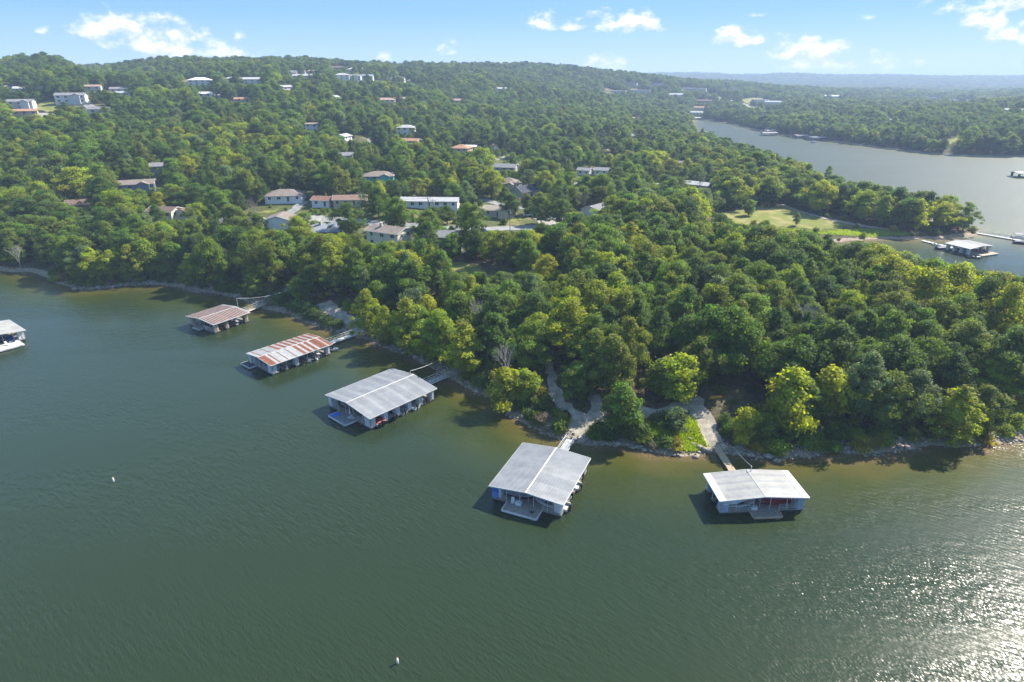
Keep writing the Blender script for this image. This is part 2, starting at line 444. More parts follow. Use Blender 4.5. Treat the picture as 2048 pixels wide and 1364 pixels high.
HPTS = [(-100, 300, 12), (0, 300, 14), (0, 370, 25), (0, 500, 43), (0, 800, 66), (-700, 330, 16), (-700, 800, 70), (-700, 1500, 75), (-700, 3500, 72),
        (100, 280, 12), (140, 500, 45), (60, 800, 71), (105, 800, 73), (205, 830, 52), (205, 1000, 60), (260, 950, 70), (300, 1000, 75), (420, 1000, 73),
        (350, 300, 12.5), (570, 300, 12.3), (785, 220, 10), (720, 255, 11), (950, 255, 9), (750, 330, 14), (620, 420, 20), (330, 420, 25), (330, 550, 40),
        (490, 700, 56), (560, 1000, 74), (660, 1000, 71), (700, 920, 62), (870, 500, 19), (760, 700, 41), (900, 1150, 64), (1000, 1200, 67), (1100, 1250, 69), (1240, 1500, 60), (1330, 1600, 48), (1420, 1750, 38), (1500, 1800, 33),
        (1000, 900, 31), (1000, 650, 17), (1200, 700, 13), (1000, 480, 13), (1200, 480, 12), (1300, 400, 8), (1240, 1300, 27), (1470, 1200, 6), (1550, 1380, 12),
        (1640, 1150, 11), (1890, 1050, 12), (1800, 750, 7), (1960, 700, 11), (2040, 860, 22), (2300, 800, 24), (1760, 1100, 10), (1700, 1500, 6), (2000, 1500, 6),
        (1100, 150, 7), (1300, 150, 8), (1500, 150, 8), (1700, 150, 6), (1900, 150, 5), (1200, 220, 8), (1400, 230, 6), (1000, 200, 9),
        (1450, 300, 4), (1600, 305, 3.5), (1850, 300, 3), (1500, 380, 5), (1350, 550, 6), (300, 235, 6), (500, 215, 6), (600, 220, 8),
        (500, 1500, 70), (900, 1700, 62), (1300, 2300, 20), (1700, 2000, 15), (2100, 2000, 15), (2600, 1500, 20), (2600, 2300, 12),
        (300, 3300, 62), (0, 2200, 66), (600, 2200, 60), (900, 2600, 6), (1300, 2700, 3), (1700, 2700, 2), (2100, 2700, 2), (2600, 2700, 2),
        (300, 4500, 62), (900, 3500, 8), (1300, 3500, 5), (1700, 3500, 4), (2100, 3500, 4), (2600, 3500, 4), (1300, 4050, 36), (1600, 4000, 26), (1900, 4050, 30), (2200, 4000, 26),
        (800, 4500, 50), (1000, 4500, 55), (1280, 4500, 60), (1400, 4500, 66), (1500, 4500, 50), (1580, 4500, 66), (1680, 4500, 50), (1750, 4500, 55),
        (1820, 4500, 50), (1950, 4500, 46), (2060, 4500, 50), (2300, 4500, 55), (2700, 4500, 50),
        (1000, 6000, 50), (1600, 6000, 50), (2300, 6000, 50), (300, 6000, 60),
        (600, 90, 3), (1024, 80, 3), (1500, 80, 3), (2200, 90, 4), (0, 180, 4), (-300, 180, 6)]
_hp = np.array([(*at(u, D, z), z) for u, D, z in HPTS], float)
def _feat(x, y):
    return np.stack([x / (y + 60.0) * 2.2, np.log(np.maximum(y, 40.0))], -1)
def _tk(r2):
    return np.where(r2 > 1e-12, 0.5 * r2 * np.log(np.maximum(r2, 1e-12)), 0.0)
_F = _feat(_hp[:, 0], _hp[:, 1])
_n = len(_F)
_K = _tk(((_F[:, None] - _F[None]) ** 2).sum(-1)) + np.eye(_n) * 0.004
_Pm = np.hstack([np.ones((_n, 1)), _F])
_A = np.block([[_K, _Pm], [_Pm.T, np.zeros((3, 3))]])
_W = np.linalg.solve(_A, np.concatenate([_hp[:, 2], np.zeros(3)]))

def height(x, y, sd=None):
    x = np.asarray(x, float); y = np.asarray(y, float); shp = x.shape
    x, y = x.ravel(), y.ravel()
    out = np.empty_like(x)
    for a in range(0, len(x), 40000):
        f = _feat(x[a:a + 40000], y[a:a + 40000])
        out[a:a + 40000] = _tk(((f[:, None] - _F[None]) ** 2).sum(-1)) @ _W[:_n] + _W[_n] + f @ _W[_n + 1:]
    s = shore_dist(x, y) if sd is None else np.asarray(sd).ravel()
    hill = np.maximum(out, 2.0)
    hill = hill + np.clip(s / 60, 0, 1) * (0.5 * np.sin(x * 0.09) * np.sin(y * 0.07) + np.clip(y / 900, 0.1, 2.2) * np.sin(x * 0.017 + 1) * np.sin(y * 0.013))
    sp = np.maximum(s, 0)
    bank = 0.16 * sp + 0.10 * np.minimum(sp, 7.0) * np.clip(sp / 3.0, 0, 1) + 0.06
    k = 1.3
    z = -k * np.log(np.exp(-np.minimum(hill / k, 300)) + np.exp(-np.minimum(bank / k, 300)))
    z = np.where(s > 0, np.maximum(z, np.minimum(0.03 * sp, 0.5)), 0)
    z = np.where(s <= 0, np.maximum(0.16 * s, -6.0), z)
    return z.reshape(shp)

def hz(x, y):
    return float(height(np.array([x]), np.array([y]))[0])

_YS = np.geomspace(85, 5200, 900)
def on_many(uv):
    """where the sight lines of these pixels meet the ground"""
    res = []
    for (u, v) in uv:
        x, y = (u - 1024) / FPX, -(v - 682) / FPX
        dx, dy, dz = x, CP + y * SP, -SP + y * CP
        t = _YS / dy
        zr = H + dz * t
        g = np.maximum(height(dx * t, _YS), 0)
        i = np.argmax(zr <= g) if (zr <= g).any() else -1
        if i > 0:
            d0, d1 = zr[i-1] - g[i-1], zr[i] - g[i]
            k = d0 / (d0 - d1 + 1e-9); Y = _YS[i-1] + (_YS[i] - _YS[i-1]) * k
        else: Y = _YS[i]
        t1 = Y / dy
        res.append((dx * t1, Y))
    return res
def on(u, v):
    return on_many([(u, v)])[0]

def axis(lo, hi, step, out_lo, out_hi, ratio):
    a = list(np.arange(lo, hi + 1e-6, step)); s, c = step, hi
    while c < out_hi: s *= ratio; c += s; a.append(min(c, out_hi))
    s, c = step, lo; b = []
    while c > out_lo: s *= ratio; c -= s; b.append(max(c, out_lo))
    return np.array(b[::-1] + a)

def grid_mesh(xs, ys):
    X, Y = np.meshgrid(xs, ys)
    nx, ny = len(xs), len(ys)
    i = np.arange(nx * ny).reshape(ny, nx)
    f = np.stack([i[:-1, :-1], i[:-1, 1:], i[1:, 1:], i[1:, :-1]], -1).reshape(-1, 4)
    return X.ravel(), Y.ravel(), f

RESID = [on_many([(200, 440), (420, 480), (560, 490), (760, 505), (900, 515), (1060, 500), (1240, 445), (1440, 400), (1420, 340), (1250, 290), (1000, 265), (800, 265), (600, 330), (400, 350), (230, 360)])]
def in_poly(x, y, poly):
    c = np.zeros(x.shape, bool); n = len(poly)
    for i in range(n):
        ax, ay = poly[i]; bx, by = poly[(i + 1) % n]
        if ay == by: continue
        k = ((ay > y) != (by > y)); c ^= k & (x < (bx - ax) * (y - ay) / (by - ay) + ax)
    return c

gx, gy, gf = grid_mesh(axis(-260, 260, 2.0, -6500, 6500, 1.05), axis(84, 420, 2.0, 70, 7000, 1.022))
gs = shore_dist(gx, gy)
gz = height(gx, gy, gs)
keep = (np.abs(gx[gf]).max(1) < 6600) & (gs[gf].max(1) > -60)
ground = mobj('ground', np_mesh('ground', np.stack([gx, gy, gz], -1), gf[keep], M_GROUND, True))
tag(ground, kind='structure')
gg = np.where(in_poly(gx, gy, RESID[0]), 0.62, 0.36) + np.where(gy > 420, 0.12, 0)
fattr(ground.data, 'grass', gg)
fattr(ground.data, 'shore', np.clip(1.0 - (gs - 0.3) / 4.2, 0, 1))

wx, wy, wf = grid_mesh(axis(-240, 260, 2.5, -4000, 4000, 1.10), axis(60, 320, 2.5, -1800, 1500, 1.06))
wsd = -shore_dist(wx, wy)
keep = wsd[wf].max(1) > -25
water = mobj('lake_water', np_mesh('lake_water', np.stack([wx, wy, np.zeros_like(wx)], -1), wf[keep], M_WATER, True))
tag(water, kind='structure')
fattr(water.data, 'shore', np.clip(wsd, 0, 400))

# ---- roads, paths and lawns laid over the ground
def smooth_line(pts, step):
    p = np.array(pts, float)
    for _ in range(2):
        q = [p[0]]
        for a, b in zip(p[:-1], p[1:]): q += [a * .75 + b * .25, a * .25 + b * .75]
        q.append(p[-1]); p = np.array(q)
    s = np.concatenate([[0], np.cumsum(np.hypot(*np.diff(p, axis=0).T))])
    n = max(2, int(s[-1] / step)); t = np.linspace(0, s[-1], n)
    return np.stack([np.interp(t, s, p[:, 0]), np.interp(t, s, p[:, 1])], -1)

ROADS = []
def ribbon(name, px, width, m, lift=0.12, rough=0.25, step=1.5):
    l = smooth_line(on_many(px), step)
    tg = np.gradient(l, axis=0); tg /= np.hypot(tg[:, 0], tg[:, 1])[:, None] + 1e-9
    nm = np.stack([-tg[:, 1], tg[:, 0]], -1)
    k = 7; rows = []
    jl, jr = rng.normal(0, rough, len(l)), rng.normal(0, rough, len(l))
    for j in range(k):
        f = j / (k - 1) - 0.5
        off = f * width + (jl if j == 0 else jr if j == k - 1 else 0)
        rows.append(l + nm * (np.ones(len(l)) * off)[:, None])
    V = np.stack(rows, 1).reshape(-1, 2)
    z = height(V[:, 0], V[:, 1]) + lift
    i = np.arange(len(l) * k).reshape(len(l), k)
    f = np.stack([i[:-1, :-1], i[:-1, 1:], i[1:, 1:], i[1:, :-1]], -1).reshape(-1, 4)
    o = mobj(name, np_mesh(name, np.column_stack([V, z]), f, m, True)); tag(o, kind='structure')
    ROADS.append((l, width))
    return o

LAWNS = []
def patch(name, px, m, lift=0.07, step=1.0, edge=0.8, world=None):
    poly = world or on_many(px)
    pa = np.array(poly); x0, y0 = pa.min(0) - 1; x1, y1 = pa.max(0) + 1
    step = max(step, (x1 - x0) / 160)
    X, Y, f = grid_mesh(np.arange(x0, x1, step), np.arange(y0, y1, step))
    ins = in_poly(X + edge * np.sin(Y * 1.7) + edge * .6 * np.sin(X * 2.9), Y + edge * np.sin(X * 1.3) + edge * .6 * np.sin(Y * 3.1), poly) & (shore_dist(X, Y) > 0.6)
    f = f[ins[f].all(1)]
    if not len(f): return None
    used, inv = np.unique(f, return_inverse=True)
    X, Y = X[used], Y[used]
    o = mobj(name, np_mesh(name, np.column_stack([X, Y, height(X, Y) + lift]), inv.reshape(f.shape), m, True)); tag(o, kind='structure')
    LAWNS.append(poly)
    return o

ribbon('road', [(545, 436), (590, 434), (650, 438), (720, 444), (800, 450), (880, 455), (960, 459), (1040, 456), (1110, 451), (1180, 446)], 7.0, M_ASPHALT)
ribbon('road', [(560, 436), (585, 424), (600, 410), (610, 402)], 4.5, M_ASPHALT, 0.16)
ribbon('road', [(965, 398), (985, 404), (1010, 412), (1060, 418)], 5.0, M_ASPHALT)
ribbon('road', [(975, 322), (1000, 318), (1020, 310)], 4.0, M_CONCRETE)
ribbon('road', [(738, 292), (744, 282), (750, 272)], 6.0, M_ASPHALT, 0.3)
ribbon('road', [(1040, 250), (1055, 254), (1070, 258)], 8.0, M_CONCRETE, 0.4)
ribbon('road', [(1290, 372), (1330, 366), (1360, 364)], 5.0, M_CONCRETE)
ribbon('road', [(1160, 375), (1150, 368), (1165, 358)], 3.5, M_CONCRETE)
ribbon('road', [(1420, 190), (1470, 203), (1510, 216), (1560, 232)], 14.0, M_CONCRETE, 0.9, 0.3, 6)
ribbon('road', [(170, 205), (180, 215), (195, 222)], 7.0, M_ASPHALT, 0.4)
ribbon('driveway', [(30, 228), (70, 229), (105, 232)], 9.0, M_CONCRETE, 0.4)
patch('parking_apron', [(578, 428), (648, 430), (652, 447), (575, 446)], M_CONCRETE, 0.22)
patch('parking_apron', [(1060, 432), (1150, 436), (1165, 455), (1085, 458)], M_CONCRETE, 0.22)
ribbon('gravel_path', [(645, 606), (665, 622), (690, 640), (720, 656), (735, 664)], 4.6, M_GRAVEL, 0.10, 0.4)
ribbon('gravel_path', [(530, 598), (550, 590), (572, 580), (590, 566)], 3.0, M_GRAVEL, 0.10, 0.3)
ribbon('gravel_path', [(1098, 700), (1100, 735), (1104, 770), (1118, 804), (1150, 830), (1195, 838), (1250, 830), (1320, 826), (1368, 812), (1392, 800)], 2.5, M_GRAVEL, 0.10, 0.6)
ribbon('gravel_path', [(1375, 795), (1398, 822), (1408, 850), (1420, 880), (1436, 903)], 4.2, M_GRAVEL, 0.14, 0.5)
ribbon('gravel_path', [(1165, 834), (1168, 850), (1155, 868), (1140, 880)], 4.2, M_GRAVEL, 0.14, 0.6)
ribbon('gravel_path', [(1190, 842), (1200, 815), (1190, 790)], 2.8, M_GRAVEL, 0.16, 0.4)
ribbon('gravel_path', [(895, 742), (912, 748), (930, 735), (950, 722)], 2.4, M_GRAVEL, 0.12, 0.3)
ribbon('gravel_path', [(1558, 408), (1600, 424), (1660, 440), (1720, 452), (1780, 460)], 3.2, M_GRAVEL, 0.14, 0.3)
patch('lawn', [(1432, 428), (1480, 414), (1560, 410), (1640, 436), (1720, 454), (1640, 460), (1520, 452), (1440, 446)], M_LAWN)
patch('rough_grass', [(1560, 456), (1640, 462), (1730, 458), (1800, 462), (1835, 470), (1740, 475), (1660, 470), (1580, 468)], M_TALL, 0.09)
patch('rough_grass', [(1295, 850), (1330, 838), (1384, 832), (1394, 846), (1404, 876), (1420, 898), (1380, 905), (1330, 900), (1300, 880)], M_TALL, 0.09, 0.5, 0.3)
patch('rough_grass', [(1960, 872), (2000, 840), (2060, 800), (2060, 868), (2000, 876)], M_TALL, 0.09, 0.6, 0.4)
patch('lawn', [(1000, 448), (1050, 440), (1055, 436), (1000, 432)], M_LAWN, 0.1)
patch('lawn', [(940, 470), (1000, 466), (1040, 468), (985, 480)], M_LAWN, 0.1)
patch('lawn', [(500, 425), (545, 420), (570, 414), (545, 428)], M_LAWN, 0.1)
patch('lawn', [(840, 440), (900, 436), (940, 442), (880, 450)], M_LAWN, 0.1)
patch('lawn', [(1140, 458), (1165, 450), (1180, 455), (1150, 470)], M_TALL, 0.1)
patch('lawn', [(60, 216), (100, 200), (118, 210), (115, 224), (90, 227)], M_LAWN, 0.4)
patch('lawn', [(190, 196), (220, 180), (235, 185), (215, 202)], M_LAWN, 0.4)
patch('lawn', [(315, 408), (345, 402), (370, 404), (340, 414)], M_LAWN, 0.1)
patch('lawn', [(1400, 190), (1420, 186), (1480, 212), (1450, 212)], M_LAWN, 0.8, 2.0, 2)
patch('lawn', [(1470, 198), (1530, 196), (1530, 210), (1500, 210)], M_LAWN, 0.8, 2.0, 2)
patch('rough_grass', [(1862, 296), (1880, 282), (1905, 276), (1925, 268), (1935, 280), (1912, 290), (1890, 300)], M_LAWN, 0.4, 1.5, 3.0)
patch('lawn', [(850, 545), (900, 520), (960, 530), (985, 552), (930, 560)], M_LAWN, 0.1)
patch('lawn', [(1040, 546), (1085, 530), (1100, 540), (1080, 560)], M_LAWN, 0.1)
#@@PART2
# ------------------------------------------------------------------ boat docks
def sheet_mesh(width, run, eave, ridge, side, m, ribs=3, rib_h=0.035):
    """one long roofing sheet from ridge to eave with raised ribs"""
    prof = []
    for i in range(ribs):
        a = width * i / ribs; d = width / ribs
        prof += [(a, 0.0), (a + d * .42, 0.0), (a + d * .47, rib_h), (a + d * .58, rib_h), (a + d * .63, 0.0)]
    prof.append((width - 0.004, 0.0))
    n = len(prof); v = []
    for (y, z) in ((0.02, ridge), (run, eave)):
        v += [(x, side * y, z + h + 0.03) for x, h in prof]
    for (y, z) in ((0.02, ridge), (run, eave)):
        v += [(0.0, side * y, z), (width - 0.004, side * y, z)]
    f = [(i, i + 1, n + i + 1, n + i) for i in range(n - 1)]
    b = 2 * n
    f += [(b, b + 2, b + 3, b + 1), (0, n, b + 2, b), (n - 1, b + 1, b + 3, 2 * n - 1),
          tuple(range(n, 2 * n)) + (b + 3, b + 2), tuple(range(n - 1, -1, -1)) + (b, b + 1)]
    if side > 0: f = [x[::-1] for x in f]
    me = bpy.data.meshes.new('roof_sheet'); me.from_pydata(v, [], f); me.materials.append(m); me.update()
    return me

def locker_mesh(m, x=0.95, y=1.25, h=2.15):
    b = MB(); b.box(-x/2, x/2, -y/2, y/2, 0, h)
    return b.mesh('storage_locker', m)

def make_dock(label, c, yaw, L, W, ridge, platform, bays, sheets, locker=M_WHITE, deck=M_DECK, pdeck=None, eave=2.9,
              group='boat docks moored along the shore', lockers='both', edge=None, walk=(-1,), plat_edge=None, cap=None, name='boat_dock', rails=True):
    root = empty(name, (c[0], c[1], 0), R(yaw)); tag(root, label, 'boat dock', group)
    run = W / 2; hx, hy = L / 2 - 0.45, W / 2 - 0.45
    # roof
    for side in (1, -1):
        x = -L / 2; cache = {}
        seq = sheets(side, L)
        tot = sum(s[0] for s in seq); k = L / tot
        for wd, m in seq:
            wd *= k; key = (round(wd, 3), m.name)
            if key not in cache: cache[key] = sheet_mesh(wd, run, eave, ridge, side, m, max(1, round(wd / 0.3)))
            o = mobj('roof_sheet', cache[key], None, root); o.location = (x, 0, 0); x += wd
    b = MB(); b.prism([(-0.17, ridge + 0.015), (0, ridge + 0.1), (0.17, ridge + 0.015), (0, ridge + 0.06)], 'x', -L/2 - .02, L/2 + .02)
    b.build('ridge_cap', cap or M_GALV, root)
    for s in (1, -1):
        b = MB(); y0, y1 = sorted((s * (run - 0.02), s * (run + 0.05)))
        b.box(-L/2, L/2, y0, y1, eave - 0.16, eave + 0.025); b.build('eave_trim', edge or M_WHITE, root)
        for e in (1, -1):
            b = MB(); x0, x1 = sorted((e * (L/2 + 0.003), e * (L/2 + 0.05)))
            b.prism([(0, ridge - 0.14), (s*run, eave - 0.14), (s*run, eave + 0.06), (0, ridge + 0.06)], 'x', x0, x1); b.build('gable_trim', edge or M_WHITE, root)
    # floating decks
    def slab(x0, x1, y0, y1, m, nm='walkway', z=0.5):
        b = MB(); b.box(x0, x1, y0, y1, z - 0.16, z); o = b.build(nm, m, root)
        f = MB(); f.box(x0 + .06, x1 - .06, y0 + .06, y1 - .06, -0.25, z - 0.165); f.build('float', M_FLOAT, o)
        return o
    slab(-hx + 1.3, hx - 1.7, -0.8, 0.8, deck)
    slab(hx - 1.69, hx, -hy, hy, deck)
    slab(-hx, -hx + 1.29, -hy, hy, deck)
    px0, px1, py0, py1 = platform
    p = slab(max(px0, hx + 0.01), px1, py0, py1, pdeck or deck, 'swim_platform', 0.49)
    e = MB(); e.box(px1 + .003, px1 + .12, py0, py1, 0.2, 0.53)
    e.box(max(px0, hx + .01), px1, py0 - .12, py0 - .003, 0.2, 0.53); e.box(max(px0, hx + .01), px1, py1 + .003, py1 + .12, 0.2, 0.53)
    e.build('edge_board', plat_edge or M_WHITE, p)
    xs = np.linspace(-hx + 0.6, hx - 0.85, bays + 1)
    lk = locker_mesh(locker); corner = []
    for i, x in enumerate(xs):
        for s in (1, -1):
            if 0 < i < bays:
                y0, y1 = sorted((s * 0.81, s * hy)); slab(x - .4, x + .4, y0, y1, deck, 'finger_pier')
            b = MB(); b.bar((x, s * (hy - 1.6), 0.5), (x, s * (hy - 1.6), eave + 0.05), 0.05); b.build('post', M_STEEL, root)
            b = MB(); b.bar((x, s * (hy - .02), 0.5), (x, s * (hy - .02), eave - 0.03), 0.06); b.build('post', M_WHITE, root)
            full = lockers == 'both' or (lockers == 'ends' and i in (0, bays)) or (isinstance(lockers, (list, tuple)) and i in lockers)
            if full:
                o = mobj('storage_locker', lk, None, root); o.location = (x, s * (hy - 0.72), 0.502)
                pn = MB()
                for q in range(4):
                    y0, y1 = sorted((s * 0.63, s * 0.66)); pn.box(-.44, .44, y0, y1, 0.05 + q * .52, 0.05 + q * .52 + .46)
                d = pn.build('door_panel', locker, o)
        b = MB(); b.bar((x, 0, .5), (x, 0, ridge - .05), 0.06); b.build('post', M_STEEL, root)
        t = MB(); t.bar((x, -hy, eave - 0.12), (x, hy, eave - 0.12), 0.05, 4)
        for s in (1, -1):
            t.bar((x, 0, ridge - .1), (x, s * hy, eave - .05), 0.05, 4)
            t.bar((x, s * hy * .5, eave - .1), (x, 0, ridge - .12), 0.035, 4); t.bar((x, s * hy * .5, eave - .1), (x, s * hy * .5, (eave + ridge) / 2 - .06), 0.035, 4)
        t.build('roof_truss', M_STEEL, root)
    if rails:
        for y0, y1 in ((-hy, py0 - .2), (py1 + .2, hy)):
            if y1 - y0 < 0.8: continue
            r = MB(); n = max(2, int((y1 - y0) / 1.3) + 1)
            for y in np.linspace(y0, y1, n): r.bar((hx - .06, y, .5), (hx - .06, y, 1.5), .03, 5)
            for z in (0.8, 1.15, 1.5): r.bar((hx - .06, y0, z), (hx - .06, y1, z), .025, 5)
            r.build('guard_rail', M_WHITE, root)
        for y in np.linspace(-hy, hy, 6):
            b = MB(); b.bar((hx - .2, y, .5), (hx - .2, y, eave + (ridge - eave) * (1 - abs(y) / run)), .045); b.build('post', M_WHITE, root)
    tie = MB()
    for s in (1, -1): tie.box(-hx, hx, s * hy - .05, s * hy + .05, eave - .3, eave - .17)
    tie.build('eave_beam', M_STEEL, root)
    lad = MB()
    for y in (py1 - .9, py1 - .4): lad.bar((px1 + .16, y, -.6), (px1 + .16, y, 1.3), .025, 5)
    for z in (-.2, .1, .4): lad.bar((px1 + .16, py1 - .9, z), (px1 + .16, py1 - .4, z), .022, 5)
    lad.build('ladder', M_STEEL, p)
    return root, xs, hy

def loc(c, yaw, x, y, z=0.0):
    a = R(yaw); return (c[0] + x * math.cos(a) - y * math.sin(a), c[1] + x * math.sin(a) + y * math.cos(a), z)

def plain(ms, wd=0.92):
    def f(side, L):
        n = max(3, int(round(L / wd))); return [(1.0, ms[(i * 7 + (3 if side > 0 else 0)) % len(ms)]) for i in range(n)]
    return f
def stripes1(side, L):
    n = 15; out = [(1.1, M_GALV)]
    for i in range(n): out += [(0.62, M_RUST2 if i % 4 else M_RUST), (0.38, M_GALV)]
    return out
def stripes2(side, L):
    G, A, B = M_GALV, M_RUST, M_RUST2
    if side > 0:
        seq = [A, G, A, B, A, G, A, G, A, G, A, G, G, B, G, G, B, G, G, A, G, A, A]
        wd = [.8, .4, .7, .5, .7, .6, .8, .6, .8, .6, .8, .7, .9, .25, .9, .9, .25, .9, .7, .35, .6, .8, .7]
    else:
        seq = [A, G, A, G, A, G, A, G, A, G, A, G, A, G, A, G, G, B, G, G, B, G]
        wd = [.8, .6, .8, .6, .8, .6, .8, .6, .8, .6, .8, .6, .8, .7, .8, 1., .8, .3, 1., 1., .3, .9]
    return list(zip(wd, seq))
def bay4(side, L):
    if side < 0: return [(1, M_ROOFA)] * 15
    return [(1, M_ROOFA)] * 5 + [(1, M_ROOFB)] * 4 + [(1, M_ROOFA)] * 3 + [(1, M_ROOFB)] * 4

D3 = ((-27.7, 121.4), -131.8); D4 = ((5.0, 91.7), -113.4); D5 = ((39.8, 87.7), -86.4)
D1 = ((-82.6, 169.0), -122.2); D2 = ((-54.6, 144.5), -130.4); D6 = ((181.5, 249.2), -68.4)
d3, xs3, hy3 = make_dock('wide pale grey metal roofed boat dock with white lockers and a dark swim platform', *D3, 17.7, 15.3, 3.8, (7.4, 11.1, -3.4, 2.4), 5, plain([M_ROOFA, M_ROOFA, M_ROOFB]), pdeck=M_DECKG)
d4, xs4, hy4 = make_dock('boat dock with patchy light and dark grey roof sheets and a wooden swim deck', *D4, 14.5, 12.9, 3.45, (6.4, 9.15, -3.3, 2.65), 4, bay4, lockers='ends')
d5, xs5, hy5 = make_dock('small boat dock with white strips along both eaves beside the plank footbridge', *D5, 7.6, 14.6, 3.45, (2.5, 4.95, -1.85, 2.7), 2, plain([M_ROOFC, M_ROOFC, M_ROOFB], .6), locker=paint((0.30, 0.36, 0.44), .7, .12, 1.5), lockers='ends', plat_edge=M_TAN)
d1, xs1, hy1 = make_dock('boat dock with narrow red and white rust striped roof and tan end panels', *D1, 11.7, 12.4, 3.45, (4.9, 6.4, -2.9, .15), 3, stripes1, locker=M_TAN, lockers=(0, 2, 3), rails=True)
d2, xs2, hy2 = make_dock('long boat dock with irregular rusted roof panels and a patched white roof end', *D2, 16.9, 11.0, 3.45, (7.9, 9.75, -6.2, -2.3), 5, stripes2, locker=M_OFFW, lockers=(0, 3, 5), pdeck=M_DECKD)
d6, xs6, hy6 = make_dock('cream roofed boat dock in the narrow cove beside the park point', *D6, 10.6, 13.8, 3.5, (4.2, 7.7, -2.7, 6.5), 3, plain([M_ROOFC]), locker=M_OFFW, pdeck=M_TAN)
c0 = P(-45, 665, 2.9); D0 = ((c0[0] + 2.6, c0[1] + 0.6), -38)
d0, xs0, hy0 = make_dock('white roofed boat dock with a pale deck cut by the picture edge', *D0, 12.5, 12.5, 3.6, (5.7, 10.0, -6.1, 4.2), 3, plain([M_ROOFC, M_ROOFB]), locker=M_WHITE, lockers='ends', pdeck=M_CLEARP)
# translucent strips on the small dock's eaves
for s in (1, -1):
    run, e, r_ = 7.3, 2.9, 3.45
    b = MB(); z = lambda y: r_ + (e - r_) * y / run + 0.075
    b.add([(-3.8, s*6.2, z(6.2)), (3.8, s*6.2, z(6.2)), (3.8, s*7.36, z(7.36)), (-3.8, s*7.36, z(7.36)), (-3.8, s*6.2, z(6.2)-.03), (3.8, s*6.2, z(6.2)-.03), (3.8, s*7.36, z(7.36)-.03), (-3.8, s*7.36, z(7.36)-.03)],
          [(0,1,2,3) , (7,6,5,4), (0,4,5,1), (1,5,6,2), (2,6,7,3), (3,7,4,0)])
    b.build('skylight_strip', M_CLEARP, d5)
# front side walls on the docks
def wall_panel(root, x, y0, y1, z0, z1, m, name='side_wall'):
    b = MB(); b.box(x - .04, x + .04, y0, y1, z0, z1); b.build(name, m, root)
BW = paint((0.30, 0.36, 0.44), .7, .12, 1.5)
wall_panel(d5, 3.42, -6.8, -5.55, .52, 2.72, BW); wall_panel(d5, 3.42, 5.65, 6.8, .52, 2.72, BW)
wall_panel(d3, 8.45, 5.4, 7.1, .52, 2.72, M_OFFW); wall_panel(d3, 8.45, -7.1, -6.0, .52, 2.72, M_OFFW)
wall_panel(d2, 8.05, 3.3, 5.0, .52, 2.7, M_OFFW); wall_panel(d2, 8.05, -5.0, -4.2, .52, 2.7, M_OFFW)
b = MB(); b.add([(3.46, -6.6, 2.75), (3.46, -6.6, 1.9), (3.46, -4.4, 2.1), (3.46, -2.3, 2.95), (3.49, -6.6, 2.75), (3.49, -6.6, 1.9), (3.49, -4.4, 2.1), (3.49, -2.3, 2.95)], [(0,1,2,3), (7,6,5,4), (0,4,5,1), (1,5,6,2), (2,6,7,3), (3,7,4,0)])
b.build('sun_tarp', M_OFFW, d5)

# ---- gangways
def gangway(label, a, b_, za, zb, wd, truss, m, rail_m, cat='gangway'):
    a, b_ = Vector((*a[:2], za)), Vector((*b_[:2], zb)); d = b_ - a
    root = empty('gangway', a, math.atan2(d.y, d.x)); tag(root, label, cat, 'gangways from the shore to the docks')
    Ln = math.hypot(d.x, d.y); zf = lambda x: (zb - za) * x / Ln
    n = int(Ln / 0.45); pw = Ln / n
    sm = MB(); sm.box(0, pw - .02, -wd/2, wd/2, -.06, 0); me = sm.mesh('plank', m)
    for i in range(n):
        o = mobj('plank', me, None, root); o.location = (i * pw, 0, zf(i * pw) + random.uniform(-.012, .012))
    for s in (1, -1):
        bb = MB(); bb.bar((0, s*wd/2, -.12), (Ln, s*wd/2, zf(Ln) - .12), .07, 4); bb.build('stringer', rail_m, root)
        if truss:
            r = MB(); h = truss; k = int(Ln / 1.1); X = np.linspace(0, Ln, k + 1)
            r.bar((0, s*wd/2, h), (Ln, s*wd/2, zf(Ln) + h), .045, 5)
            r.bar((0, s*wd/2, h * .5), (Ln, s*wd/2, zf(Ln) + h * .5), .03, 5)
            for i, x in enumerate(X):
                r.bar((x, s*wd/2, zf(x)), (x, s*wd/2, zf(x) + h), .035, 5)
                if i < k: r.bar((x, s*wd/2, zf(x) + (0 if i % 2 else h)), (X[i+1], s*wd/2, zf(X[i+1]) + (h if i % 2 else 0)), .03, 5)
            r.build('railing', rail_m, root)
    return root
def gw(label, D, x0, x1, y, wd, truss, m, rm):
    a, b_ = loc(*D, x0, y), loc(*D, x1, y)
    zb = max(0.5, hz(b_[0], b_[1]) + .25)
    return gangway(label, a, b_, 0.55, zb, wd, truss, m, rm)
gw('short silvery gangway behind the patchy grey roofed dock', D4, -6.8, -15.6, 0.0, 1.6, 1.0, M_STEEL, M_STEEL)
gw('narrow wooden plank footbridge leading to the small dock', D5, -3.4, -15.6, -0.4, 1.3, 0, M_TAN, M_DECK)
gw('dark railed gangway behind the wide dock with the dark swim platform', D3, -8.4, -18.3, 0.6, 1.5, 1.1, M_STEEL, M_OFFW)
gw('long white lattice railed gangway to the irregularly rusted dock', D2, -8.0, -20.6, -0.7, 1.5, 1.1, M_OFFW, M_WHITE)
gw('low plank gangway behind the dock with the narrow striped roof', D1, -5.4, -19.4, -1.1, 1.4, 0.9, M_TAN, M_STEEL)
gw('thin pale gangway to the cream roofed dock in the cove', D6, -4.9, -18.6, -1.4, 1.4, 0, M_OFFW, M_STEEL)
pa, pb = P(1952, 466, .3), P(2052, 482, .5)
